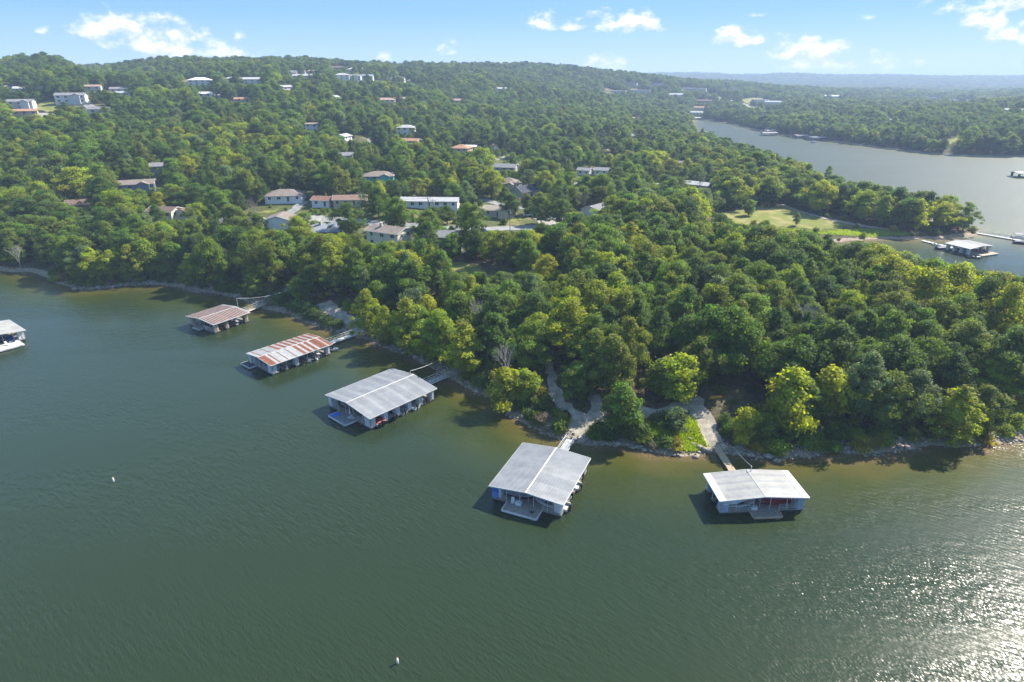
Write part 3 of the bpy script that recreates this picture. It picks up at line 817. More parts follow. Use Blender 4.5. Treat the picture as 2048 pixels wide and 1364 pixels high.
gangway('long floating walkway with a fence like rail off the park point', pa, pb, .4, .5, 2.0, 1.2, M_STEEL, M_STEEL, 'walkway')

# ---- poles and cables of the docks
def dock_pole(label, D, x, y, h, arm):
    p = loc(*D, x, y); o = empty('service_pole', p, R(D[1])); tag(o, label, 'pole', 'power poles on the boat docks')
    b = MB(); b.bar((0, 0, .5), (0, 0, h), .07, 6); b.build('pole', M_STEEL, o)
    b = MB(); b.bar((0, 0, h - .05), (-arm, 0, h - .02), .05, 5); b.build('arm', M_STEEL, o)
    return (p[0] - arm * math.cos(R(D[1])), p[1] - arm * math.sin(R(D[1])), h - .05)
def cable(label, a, b_, sag):
    m = MB(); pr = None
    for i in range(13):
        t = i / 12; q = Vector(a).lerp(Vector(b_), t); q.z -= sag * 4 * t * (1 - t)
        if pr is not None: m.bar(pr, q, .035, 4)
        pr = q
    o = m.build('power_cable', M_OFFW); tag(o, label, 'cable', 'power cables from shore to the docks')
p1 = dock_pole('white pole with an arm at the corner of the narrow striped roof', D1, -5.5, 1.5, 6.2, .6)
q = P(612, 570, 6); cable('sagging power cable over the bank behind the narrow striped dock', p1, (q[0], q[1], hz(*q) + 5), 1.5)
p3 = dock_pole('short pole at the back ridge of the wide dock with white lockers', D3, -8.5, -.6, 4.6, .3)
q = P(882, 716, 3); cable('straight pale power cable to the wide dock with white lockers', p3, (q[0], q[1], hz(*q) + 2.5), .3)
p5 = dock_pole('thin bent pole over the ridge of the small dock', D5, -3.3, .6, 4.4, .3)
q = loc(*D5, -14, 2.2); cable('thin cable beside the plank footbridge', p5, (q[0], q[1], hz(q[0], q[1]) + 1.2), .2)

# ---- boats
def hull_mesh(m, L=6.4, B=2.3, fb=0.85):
    st = [(-.5, .47, .02, .16), (-.25, .5, 0, .15), (0, .5, 0, .16), (.2, .46, .02, .2), (.36, .32, .08, .34), (.46, .14, .2, .55), (.5, .015, .42, .8)]
    v, f = [], []
    for (x, hb, k, ch) in st:
        sz = fb * (1 + max(0, x) * .35)
        v += [(x*L, 0, k*fb - .18), (x*L, hb*B*.86, ch*fb), (x*L, hb*B, sz), (x*L, hb*B - .14 if hb > .1 else hb*B*.3, sz), (x*L, -hb*B*.86, ch*fb), (x*L, -hb*B, sz), (x*L, -(hb*B - .14) if hb > .1 else -hb*B*.3, sz)]
    for i in range(len(st) - 1):
        a, b = i*7, i*7 + 7
        for p, q in ((0, 1), (1, 2), (2, 3)): f.append((a+p, a+q, b+q, b+p))
        for p, q in ((0, 4), (4, 5), (5, 6)): f.append((a+p, b+p, b+q, a+q))
    f.append((0, 4, 5, 2, 1)); f.append((0, 1, 2, 5, 4)[::-1])
    me = bpy.data.meshes.new('hull'); me.from_pydata(v, [], f); me.materials.append(m); me.update(); return me
_HULL, _FIT = {}, {}
def motorboat(label, p, rz, hullm, cover=None, L=6.4, motor=True):
    root = empty('motorboat', (p[0], p[1], 0.02), rz); tag(root, label, 'boat', 'boats kept in the dock slips')
    if hullm.name not in _HULL: _HULL[hullm.name] = hull_mesh(hullm)
    mobj('hull', _HULL[hullm.name], None, root)
    if not _FIT:
        b = MB(); b.box(-3.1, 1.9, -.98, .98, .3, .38); _FIT['floor'] = b.mesh('cockpit_floor', M_OFFW)
        b = MB(); b.add([(1.3, -.95, .9), (2.9, -.25, 1.0), (2.9, .25, 1.0), (1.3, .95, .9), (1.3, -.95, .8), (2.9, -.25, .9), (2.9, .25, .9), (1.3, .95, .8)], [(0,1,2,3), (7,6,5,4), (0,4,5,1), (1,5,6,2), (2,6,7,3), (3,7,4,0)]); _FIT['deck'] = b.mesh('bow_deck', M_WHITE)
        b = MB(); b.add([(.5, -.95, .85), (1.1, -.6, .85), (1.1, .6, .85), (.5, .95, .85), (.3, -.9, 1.35), (.8, -.55, 1.4), (.8, .55, 1.4), (.3, .9, 1.35)], [(0,1,5,4), (1,2,6,5), (2,3,7,6)]); _FIT['screen'] = b.mesh('windscreen', M_GLASS)
        b = MB(); b.box(-.3, .25, -.8, -.2, .38, .8).box(-.4, -.28, -.8, -.2, .8, 1.25); _FIT['seat'] = b.mesh('seat', paint((.35, .34, .33), .7))
        b = MB(); b.box(-.32, .12, -.2, .2, .75, 1.35).box(-.22, .02, -.1, .1, -.5, .75).prism([(-.5, -.5), (.1, -.5), (.0, -.35), (-.3, -.35)], 'y', -.08, .08); _FIT['motor'] = b.mesh('outboard_motor', M_DARK)
    mobj('cockpit_floor', _FIT['floor'], None, root); mobj('bow_deck', _FIT['deck'], None, root)
    if cover:
        b = MB(); b.add([(-3.1, -1.18, .93), (1.2, -1.18, .96), (2.7, 0, 1.12), (1.2, 1.18, .96), (-3.1, 1.18, .93), (-2.8, 0, 1.15), (.3, 0, 1.75), (1.4, 0, 1.35)],
              [(0, 1, 6, 5), (1, 7, 6), (1, 2, 7), (2, 3, 7), (3, 6, 7), (3, 4, 5, 6), (0, 5, 4)]); b.build('boat_cover', cover, root)
    else:
        mobj('windscreen', _FIT['screen'], None, root)
        mobj('seat', _FIT['seat'], None, root); s2 = mobj('seat', _FIT['seat'], None, root); s2.location = (0, 1.0, 0)
    if motor:
        o = mobj('outboard_motor', _FIT['motor'], None, root); o.location = (-3.4, 0, 0)
    root.scale = (L / 6.4,) * 3
    return root
def pontoon(label, p, rz, canopy, z=0.0, group='boats kept in the dock slips'):
    root = empty('pontoon_boat', (p[0], p[1], z), rz); tag(root, label, 'boat', group)
    for y in (-.9, .9):
        b = MB(); b.bar((-3.3, y, .1), (2.9, y, .1), .32, 8).bar((2.9, y, .1), (3.5, y, .28), .32, 8, .05); b.build('float_tube', M_STEEL, root, True)
    b = MB(); b.box(-3.2, 3.1, -1.25, 1.25, .42, .5); b.build('deck', M_DECKG, root)
    for s in (1, -1):
        b = MB(); b.box(-3.1, 2.9, s*1.2 - .02, s*1.2 + .02, .55, 1.15); b.build('side_fence', M_WHITE, root)
    for x in (-2.5, 1.4):
        b = MB(); b.box(x - .5, x + .6, -1.1, -.5, .5, .95).box(x - .5, x + .6, .5, 1.1, .5, .95); b.build('bench', paint((.5, .47, .42), .7), root)
    b = MB()
    for x in (-2.4, .3):
        for y in (-1.15, 1.15): b.bar((x, y, .5), (x, y, 2.35), .03, 5)
    b.build('canopy_frame', M_STEEL, root)
    b = MB(); b.prism([(-1.2, 2.35), (-.6, 2.48), (.6, 2.48), (1.2, 2.35), (.6, 2.43), (-.6, 2.43)], 'x', -2.6, .5); b.build('canopy', canopy, root)
    b = MB(); b.box(-3.65, -3.25, -.2, .2, .6, 1.2).box(-3.55, -3.3, -.1, .1, -.4, .6); b.build('outboard_motor', M_DARK, root)
    return root
RED = paint((.30, .03, .035), .6, .12, 2); MAR = paint((.16, .03, .035), .7, .12, 2); NAVY = paint((.03, .05, .12), .6, .12, 2)
GREY = paint((.25, .26, .27), .7, .12, 2); TEAL = paint((.06, .22, .24), .6, .12, 2); CREAM = paint((.55, .48, .36), .6, .12, 2)
def in_bay(D, xs, hy, i, side, out=0.0):
    p = loc(*D, (xs[i] + xs[i+1]) / 2, side * (hy - 3.2 + out)); return p, R(D[1]) - side * math.pi / 2
for i, (lab, hm, cv) in enumerate([
    ('cream boat in the shore end slip of the wide dock with white lockers', CREAM, None), ('white boat with a black outboard, second slip from the shore on the wide dock', M_WHITE, None),
    ('grey covered boat in the middle slip of the wide dock with white lockers', M_OFFW, GREY), ('dark boat in the fourth slip from the shore on the wide dock', NAVY, None),
    ('red covered boat in the lake end slip of the wide dock with white lockers', M_WHITE, RED)]):
    motorboat(lab, *in_bay(D3, xs3, hy3, i, 1, (-.3, .2, 0, .3, .4)[i]), hm, cv)
motorboat('maroon boat on the shaded far side of the wide dock', *in_bay(D3, xs3, hy3, 4, -1, -.4), MAR, None)
for i, (lab, hm, cv) in enumerate([
    ('grey boat in the shore end slip of the patchy grey roofed dock', M_OFFW, None), ('white boat with outboard poking out, second slip of the patchy roofed dock', M_WHITE, None),
    ('covered boat in the third slip of the patchy grey roofed dock', M_WHITE, GREY), ('white motorboat at the lake end of the patchy grey roofed dock', M_WHITE, None)]):
    motorboat(lab, *in_bay(D4, xs4, hy4, i, 1, (.0, .7, .1, .8)[i]), hm, cv, 5.8)
motorboat('dark covered boat on the shaded side of the patchy grey roofed dock', *in_bay(D4, xs4, hy4, 3, -1, -.2), M_DARK, GREY, 5.8)
motorboat('maroon covered boat in the sunny slip of the small dock', *in_bay(D5, xs5, hy5, 1, 1, -.6), MAR, RED, 6.0)
motorboat('white boat behind the grey tarp of the small dock', *in_bay(D5, xs5, hy5, 1, -1, -.3), M_WHITE, None, 6.0)
motorboat('red boat in the lake end slip of the narrow striped dock', *in_bay(D1, xs1, hy1, 2, 1, -.2), RED, None, 5.6)
motorboat('red covered boat in the middle slip of the narrow striped dock', *in_bay(D1, xs1, hy1, 1, 1, -.3), M_WHITE, RED, 5.6)
motorboat('grey boat in the shore end slip of the narrow striped dock', *in_bay(D1, xs1, hy1, 0, 1, -.3), TEAL, None, 5.6)
motorboat('white boat in the lake end slip of the irregularly rusted dock', *in_bay(D2, xs2, hy2, 4, 1, .1), M_WHITE, None, 5.2)
motorboat('silver boat in the fourth slip of the irregularly rusted dock', *in_bay(D2, xs2, hy2, 3, 1, .1), M_OFFW, None, 5.2)
motorboat('white boat with a red cover in the middle slip of the irregularly rusted dock', *in_bay(D2, xs2, hy2, 2, 1, .5), M_WHITE, RED, 5.2)
motorboat('grey boat beside the shore end locker of the irregularly rusted dock', *in_bay(D2, xs2, hy2, 0, 1, .2), GREY, None, 5.2)
pontoon('pontoon boat with dark canopy in the slip nearest the shore of the rusted dock', *in_bay(D2, xs2, hy2, 1, 1, .1), NAVY)
motorboat('blue covered boat at the deck of the dock cut by the picture edge', loc(*D0, 3.0, 3.2), R(D0[1]) + math.pi, M_WHITE, paint((.03, .08, .32), .6, .12, 2), 5.6)
p = loc(*D2, -9.6, 2.6); motorboat('dark tin boat tied off the shore end of the irregularly rusted dock', p, R(D2[1]) + 2.2, M_STEEL, None, 4.4)
p = loc(*D6, -6.4, -5.6); motorboat('dark blue boat moored at the end of the cove dock', p, R(D6[1]) + 1.4, NAVY, NAVY, 6.0)
p = loc(*D6, 7.6, -7.5); motorboat('low dark boat drifting off the cove dock platform', p, R(-25), M_DARK, None, 5.0, False)
motorboat('maroon boat under the cream roof of the cove dock', *in_bay(D6, xs6, hy6, 2, 1, -1.), MAR, MAR, 6.0)
p = P(1868, 490, 0); motorboat('small white skiff near the cove gangway', (p[0], p[1]), R(60), M_WHITE, None, 3.2, False)
p = P(1876, 491, 0); motorboat('second white skiff floating closer to the cove dock', (p[0], p[1]), R(60), M_WHITE, None, 3.2, False)
p = P(2040, 478, 0); pontoon('dark covered pontoon boat moored at the end of the floating walkway', (p[0], p[1]), R(-20), NAVY)
p = P(2046, 488, 0); motorboat('dark runabout beside the pontoon boat at the picture edge', (p[0], p[1]), R(-30), M_DARK, GREY)

# ---- things lying on the docks
b = MB(); b.box(-.9, .9, -.7, .7, 0, .06); o = b.build('swim_mat', M_BLUE); o.location = loc(*D3, 10.0, -2.6, .5); o.rotation_euler = (0, 0, R(D3[1])); tag(o, 'bright blue mat on the corner of the dark swim platform', 'mat')
um = empty('parasol', loc(*D3, 8.6, .6, .5), R(D3[1])); tag(um, 'closed white parasol on a square base on the dark swim platform', 'parasol')
b = MB(); b.box(-.45, .45, -.45, .45, 0, .12); b.build('base', M_OFFW, um)
b = MB(); b.bar((0, 0, .12), (0, 0, 2.5), .035, 6); b.build('pole', M_STEEL, um)
b = MB(); b.bar((0, 0, .9), (0, 0, 2.55), .22, 8, .04); b.build('canopy', M_WHITE, um)
b = MB(); b.box(-.25, .25, -.5, .5, 0, 1.7); o = b.build('rolled_lily_pad_mat', M_BLUE); o.location = loc(*D4, 6.45, -5.6, .5); o.rotation_euler = (0, 0, R(D4[1])); tag(o, 'tall bright blue rolled float mat at the corner of the patchy roofed dock', 'float mat')
def deck_chair(label, D, x, y, rz, m):
    o = empty('deck_chair', loc(*D, x, y, .5), R(D[1] + rz)); tag(o, label, 'chair', 'chairs on the dock platforms')
    b = MB(); b.box(-.3, .3, -.28, .28, .38, .44); b.build('seat', m, o)
    b = MB(); b.add([(-.3, -.28, .44), (-.3, .28, .44), (-.55, .28, 1.05), (-.55, -.28, 1.05), (-.34, -.28, .44), (-.34, .28, .44), (-.59, .28, 1.05), (-.59, -.28, 1.05)], [(0,1,2,3), (7,6,5,4), (0,4,5,1), (1,5,6,2), (2,6,7,3), (3,7,4,0)]); b.build('backrest', m, o)
    for sx in (-.26, .26):
        for sy in (-.25, .25):
            b = MB(); b.bar((sx, sy, 0), (sx, sy, .38), .025, 5); b.build('leg', M_STEEL, o)
deck_chair('pale chair at the inner edge of the wooden swim deck', D4, 7.2, -2.2, 20, M_OFFW)
deck_chair('dark chair near the outer corner of the wooden swim deck', D4, 8.3, 1.6, 200, M_DECKD)
deck_chair('white chair beside the lockers on the dark swim platform', D3, 8.8, 2.0, 100, M_WHITE)
deck_chair('white chair on the pale deck of the dock at the picture edge', D0, 7.4, 1.5, 40, M_WHITE)
def cooler(label, D, x, y, m):
    o = empty('cooler_box', loc(*D, x, y, .5), R(D[1])); tag(o, label, 'box', 'boxes on the dock decks')
    b = MB(); b.box(-.3, .3, -.5, .5, 0, .5); b.build('body', m, o)
    b = MB(); b.box(-.32, .32, -.52, .52, .503, .58); b.build('lid', M_WHITE, o)
cooler('white box in the middle of the small dock front', D5, 2.9, -1.1, M_WHITE)
cooler('pale bench box on the wooden swim deck', D4, 6.9, -1.3, M_OFFW)
cooler('grey box on the deck of the narrow striped dock', D1, 5.0, 2.0, GREY)
b = MB(); b.add([(3.0 - .1, 3.6, .52), (3.3, 5.5, 1.0), (3.3, 5.5, 1.08), (2.9, 3.6, .6), (3.1, 3.6, .52), (3.5, 5.5, 1.0), (3.5, 5.5, 1.08), (3.1, 3.6, .6)], [(0,1,2,3), (7,6,5,4), (0,4,5,1), (1,5,6,2), (2,6,7,3), (3,7,4,0)])
o = b.build('leaning_board', M_TAN); o.location = loc(*D5, 0, 0); o.rotation_euler = (0, 0, R(D5[1])); tag(o, 'tan board leaning on the sunny front corner of the small dock', 'board')
def buoy(label, u, v):
    p = P(u, v, .2); o = empty('buoy', (p[0], p[1], 0)); tag(o, label, 'buoy', 'white marker buoys on the lake')
    b = MB(); b.bar((0, 0, -.3), (0, 0, .75), .16, 10, .13); b.build('body', M_WHITE, o, True)
    b = MB(); b.bar((0, 0, .755), (0, 0, .95), .06, 8); b.build('cap', paint((.6, .25, .08), .5), o)
buoy('white buoy alone on the dark water below the docks', 795, 1324); buoy('small white buoy far out in front of the rusted docks', 227, 961)
p = on(1430, 797); o = empty('kayak', (p[0], p[1], hz(*p) + .05), R(10)); tag(o, 'yellow orange kayak lying under the trees by the gravel track', 'kayak')
hm = hull_mesh(M_PLASTIC_Y, 3.2, .9, .38); mobj('hull', hm, None, o)
b = MB(); b.prism([(-.36, .36), (.36, .36), (.2, .47), (-.2, .47)], 'x', -1.3, .9); b.build('deck', M_PLASTIC_Y, o)

# far docks across the channel
def far_dock(label, u, v, yaw, L, W, m, lk):
    c = P(u, v, 1.5); D = (c, yaw)
    make_dock(label, c, yaw, L, W, 3.6, (L/2 - 1, L/2 + 2.5, -W/4, W/4), 3, plain([m], 2.0), locker=lk, lockers='ends', group='far boat docks across the channel', rails=False)
far_dock('far dock with a long pale pink roof, nearer the channel head', 1543, 263, -165, 20, 14, paint((.55, .46, .42), .5, .08), M_WHITE)
far_dock('low far dock in front of the pale pink roof', 1538, 268, -170, 18, 9, paint((.50, .44, .42), .5, .08), M_WHITE)
far_dock('far dock with a tan roof in the middle of the channel row', 1600, 273, -160, 18, 14, paint((.42, .34, .28), .6, .08), M_OFFW)
far_dock('far dock with a wide grey roof beside the sandy bank', 1634, 277, -155, 24, 15, paint((.28, .27, .28), .6, .08), M_DARK)
far_dock('white roofed dock at the hidden bank by the channel head', 1385, 237, 175, 26, 12, M_WHITE, M_WHITE)
far_dock('small dark dock out on the open channel at the picture edge', 2052, 350, 175, 16, 10, paint((.20, .19, .19), .6, .08), M_DARK)
p = P(1424, 264, 0); pontoon('dark pontoon boat out in the channel by the wooded bank', (p[0], p[1]), R(20), M_DARK, 0, 'boats out on the channel')
p = P(1410, 267, 0); pontoon('white pontoon boat beside the wooded bank of the channel', (p[0], p[1]), R(0), M_WHITE, 0, 'boats out on the channel')
p = P(1628, 286, 0); pontoon('grey pontoon boat in front of the wide grey far roof', (p[0], p[1]), R(10), NAVY, 0, 'boats out on the channel')
# ------------------------------------------------------------------ houses
TARGETS = []            # things the drone sees between the trees: (x, y, half width, z, how clear)
FOOT = []
_WIN = {}
def win_meshes(wd, hg):
    k = (wd, hg)
    if k not in _WIN:
        f = MB(); t = .08
        f.box(-wd/2 - t, wd/2 + t, -.05, .02, -t, 0).box(-wd/2 - t, wd/2 + t, -.05, .02, hg, hg + t)
        f.box(-wd/2 - t, -wd/2, -.05, .02, 0.001, hg - .001).box(wd/2, wd/2 + t, -.05, .02, .001, hg - .001).box(-.03, .03, -.04, .02, .001, hg - .001)
        g = MB(); g.box(-wd/2, wd/2, -.015, .015, 0, hg)
        _WIN[k] = (f.mesh('window', M_WHITE), g.mesh('pane', M_GLASS))
    return _WIN[k]
def add_window(root, x, y, z, rz, wd, hg):
    fm, gm = win_meshes(wd, hg)
    o = mobj('window', fm, None, root); o.location = (x, y, z); o.rotation_euler = (0, 0, rz)
    mobj('pane', gm, None, o)
def slope_roof(root, L, W, e, r, ov, m, axis='x', off=(0, 0), name='roof'):
    b = MB(); t = .16
    hw, hl = W/2 + ov, L/2 + ov
    k = (r - e) / (W / 2); el = e - k * ov
    for s in (1, -1):
        pr = [(0, r + t), (s * hw, el + t), (s * hw, el), (0, r)]
        b.prism(pr, 'x', -hl, hl)
    o = b.build(name, m, root)
    o.location = (off[0], off[1], 0)
    if axis == 'y': o.rotation_euler = (0, 0, math.pi / 2)
    return o
def house(label, x, y, W, D, yaw, wall, roof, st=1, kind='gable', extra=None, chim=False, clear=.93, detail=2, group='houses among the trees', pitch=.32, porch=False, cat='house', name='house'):
    rzz = R(yaw) - math.atan2(x, y)
    zs = [hz(x + a, y + b) for a in (-W*.4, W*.4) for b in (-D*.4, D*.4)]
    z = min(zs) - .1; lift = min(max(zs) - z, 2.6)
    hgt = 2.75 * st + lift * .7 + .3
    root = empty(name, (x, y, z), rzz); tag(root, label, cat, group)
    wm = paint(wall, .75, .07, .8, .25); rm = paint(roof, .9, .14, .9, .2)
    r = hgt + D/2 * pitch
    b = MB()
    if kind == 'gable':
        pr = [(-D/2, -1), (D/2, -1), (D/2, hgt), (0, r - .02), (-D/2, hgt)]
        b.prism(pr, 'x', -W/2, W/2); b.build('wall', wm, root)
        ro = slope_roof(root, W, D, hgt, r, .5, rm)
    elif kind == 'flat':
        b.box(-W/2, W/2, -D/2, D/2, -1, hgt); b.build('wall', wm, root)
        b = MB(); b.box(-W/2 - .3, W/2 + .3, -D/2 - .3, D/2 + .3, hgt + .003, hgt + .35); ro = b.build('roof', rm, root)
    else:
        b.box(-W/2, W/2, -D/2, D/2, -1, hgt); b.build('wall', wm, root)
        o_ = .6; e = hgt - .12; hx, hy, rl = W/2 + o_, D/2 + o_, max(.3, W/2 - D/2)
        b = MB(); b.add([(-hx, -hy, e), (hx, -hy, e), (hx, hy, e), (-hx, hy, e), (-rl, 0, r + .25), (rl, 0, r + .25), (-hx, -hy, e - .18), (hx, -hy, e - .18), (hx, hy, e - .18), (-hx, hy, e - .18)],
              [(0, 1, 5, 4), (1, 2, 5), (2, 3, 4, 5), (3, 0, 4), (0, 6, 7, 1), (1, 7, 8, 2), (2, 8, 9, 3), (3, 9, 6, 0), (6, 9, 8, 7)])
        ro = b.build('roof', rm, root)
    if chim:
        b = MB(); b.box(-.45, .45, -.4, .4, 0, 1.9).box(-.52, .52, -.47, .47, 1.902, 2.0)
        c = b.build('chimney', paint((.42, .38, .34), .9, .15, 3), ro); c.location = (-W*.18, -D*.12, r - .9)
    if detail >= 1:
        n = max(2, int(W / (3.4 if detail > 1 else 5)))
        for s in range(st):
            zz = hgt - 2.75 * (s + 1) + 1.05
            for i in range(n):
                xx = -W/2 + W * (i + .5) / n
                if s == st - 1 and i == n // 2 and detail > 1:
                    d = MB(); d.box(-.5, .5, -.04, .02, 0, 2.1); o = d.build('door', paint((.10, .09, .08), .6), root); o.location = (xx, -D/2 - .02, zz - 1.0)
                    k = MB(); k.box(.34, .4, -.1, -.042, .95, 1.05); k.build('handle', M_STEEL, o)
                else:
                    add_window(root, xx, -D/2 - .025, zz, 0, (1.5 if i % 3 else 1.1) if detail > 1 else 1.8, 1.2)
            if detail > 1:
                for yy in (-D*.22, D*.22): add_window(root, W/2 + .025, yy, zz, math.pi/2, 1.1, 1.2); 
    if detail > 1 and kind == 'gable':
        for s in (1, -1):
            g = MB(); hw = D/2 + .5; el = hgt - pitch * .5
            for q in (1, -1):
                g.prism([(0, r - .06), (q*hw, el - .06), (q*hw, el + .2), (0, r + .2)], 'x', *sorted((s*(W/2 + .503), s*(W/2 + .56))))
            g.build('barge_board', M_WHITE, root)
    if detail > 1:
        g = MB(); el = hgt - (pitch * .5 if kind == 'gable' else .2)
        g.box(-W/2 - .5, W/2 + .5, -D/2 - .68, -D/2 - .56, el - .02, el + .1); 
        g.build('gutter', M_WHITE, root)
    if extra == 'front_gable':
        b = MB(); w2 = min(W * .34, 5.5); b.prism([(-w2/2, -1), (w2/2, -1), (w2/2, hgt - .1), (0, hgt + w2/2*pitch*1.2), (-w2/2, hgt - .1)], 'y', -D/2 - 2.2, -D/2 + .5)
        o = b.build('wing_wall', wm, root); o.location = (W * .22, 0, 0)
        slope_roof(root, D/2 + 2.6, w2, hgt - .05, hgt + w2/2*pitch*1.2 + .05, .4, rm, 'y', (W * .22, -D/4 - 1.1), 'wing_roof')
    if extra == 'garage':
        b = MB(); b.prism([(-3, -1), (3, -1), (3, hgt - .5), (0, hgt + .5), (-3, hgt - .5)], 'y', -3.2, 3.2); o = b.build('wing_wall', wm, root); o.location = (W/2 + 2.0, D * .3, 0)
        slope_roof(root, 6.4, 6, hgt - .5, hgt + .5, .4, rm, 'y', (W/2 + 2.0, D * .3), 'wing_roof')
    if porch:
        b = MB(); b.box(-W/2, W/2, -D/2 - 2.4, -D/2 - .05, hgt - 2.95, hgt - 2.75); b.build('deck', M_DECK, root)
        b = MB()
        for xx in np.linspace(-W/2, W/2, 5): b.bar((xx, -D/2 - 2.3, -1), (xx, -D/2 - 2.3, hgt - .15), .07, 5)
        b.bar((-W/2, -D/2 - 2.3, hgt - 1.8), (W/2, -D/2 - 2.3, hgt - 1.8), .05, 5); b.build('porch_post', M_WHITE, root)
        b = MB(); b.add([(-W/2 - .2, -D/2 - .02, hgt - .02), (W/2 + .2, -D/2 - .02, hgt - .02), (W/2 + .2, -D/2 - 2.7, hgt - .3), (-W/2 - .2, -D/2 - 2.7, hgt - .3), (-W/2 - .2, -D/2 - .02, hgt - .12), (W/2 + .2, -D/2 - .02, hgt - .12), (W/2 + .2, -D/2 - 2.7, hgt - .4), (-W/2 - .2, -D/2 - 2.7, hgt - .4)], [(3,2,1,0), (4,5,6,7), (0,1,5,4), (1,2,6,5), (2,3,7,6), (3,0,4,7)])
        b.build('porch_roof', rm, root)
    FOOT.append((x, y, max(W, D) * .5 + 2.0))
    TARGETS.append((x, y, W * .46, z + hgt * (.4 if clear > .8 else .65), clear))
    return root

WHN = (.66, .66, .65); WHT = (.52, .52, .51); CRM = (.66, .60, .48); BEI = (.46, .40, .31); GRY = (.38, .39, .40); TRQ = (.06, .38, .40); BLG = (.20, .24, .30); DKB = (.07, .08, .11); TANW = (.42, .33, .24); BRK = (.30, .17, .12)
TAU = (.20, .165, .145); BRN = (.15, .10, .085); GRO = (.19, .19, .20); LGR = (.36, .36, .37); NVY = (.05, .055, .075); TER = (.36, .20, .12); PNK = (.33, .23, .19); WRF = (.56, .56, .56)
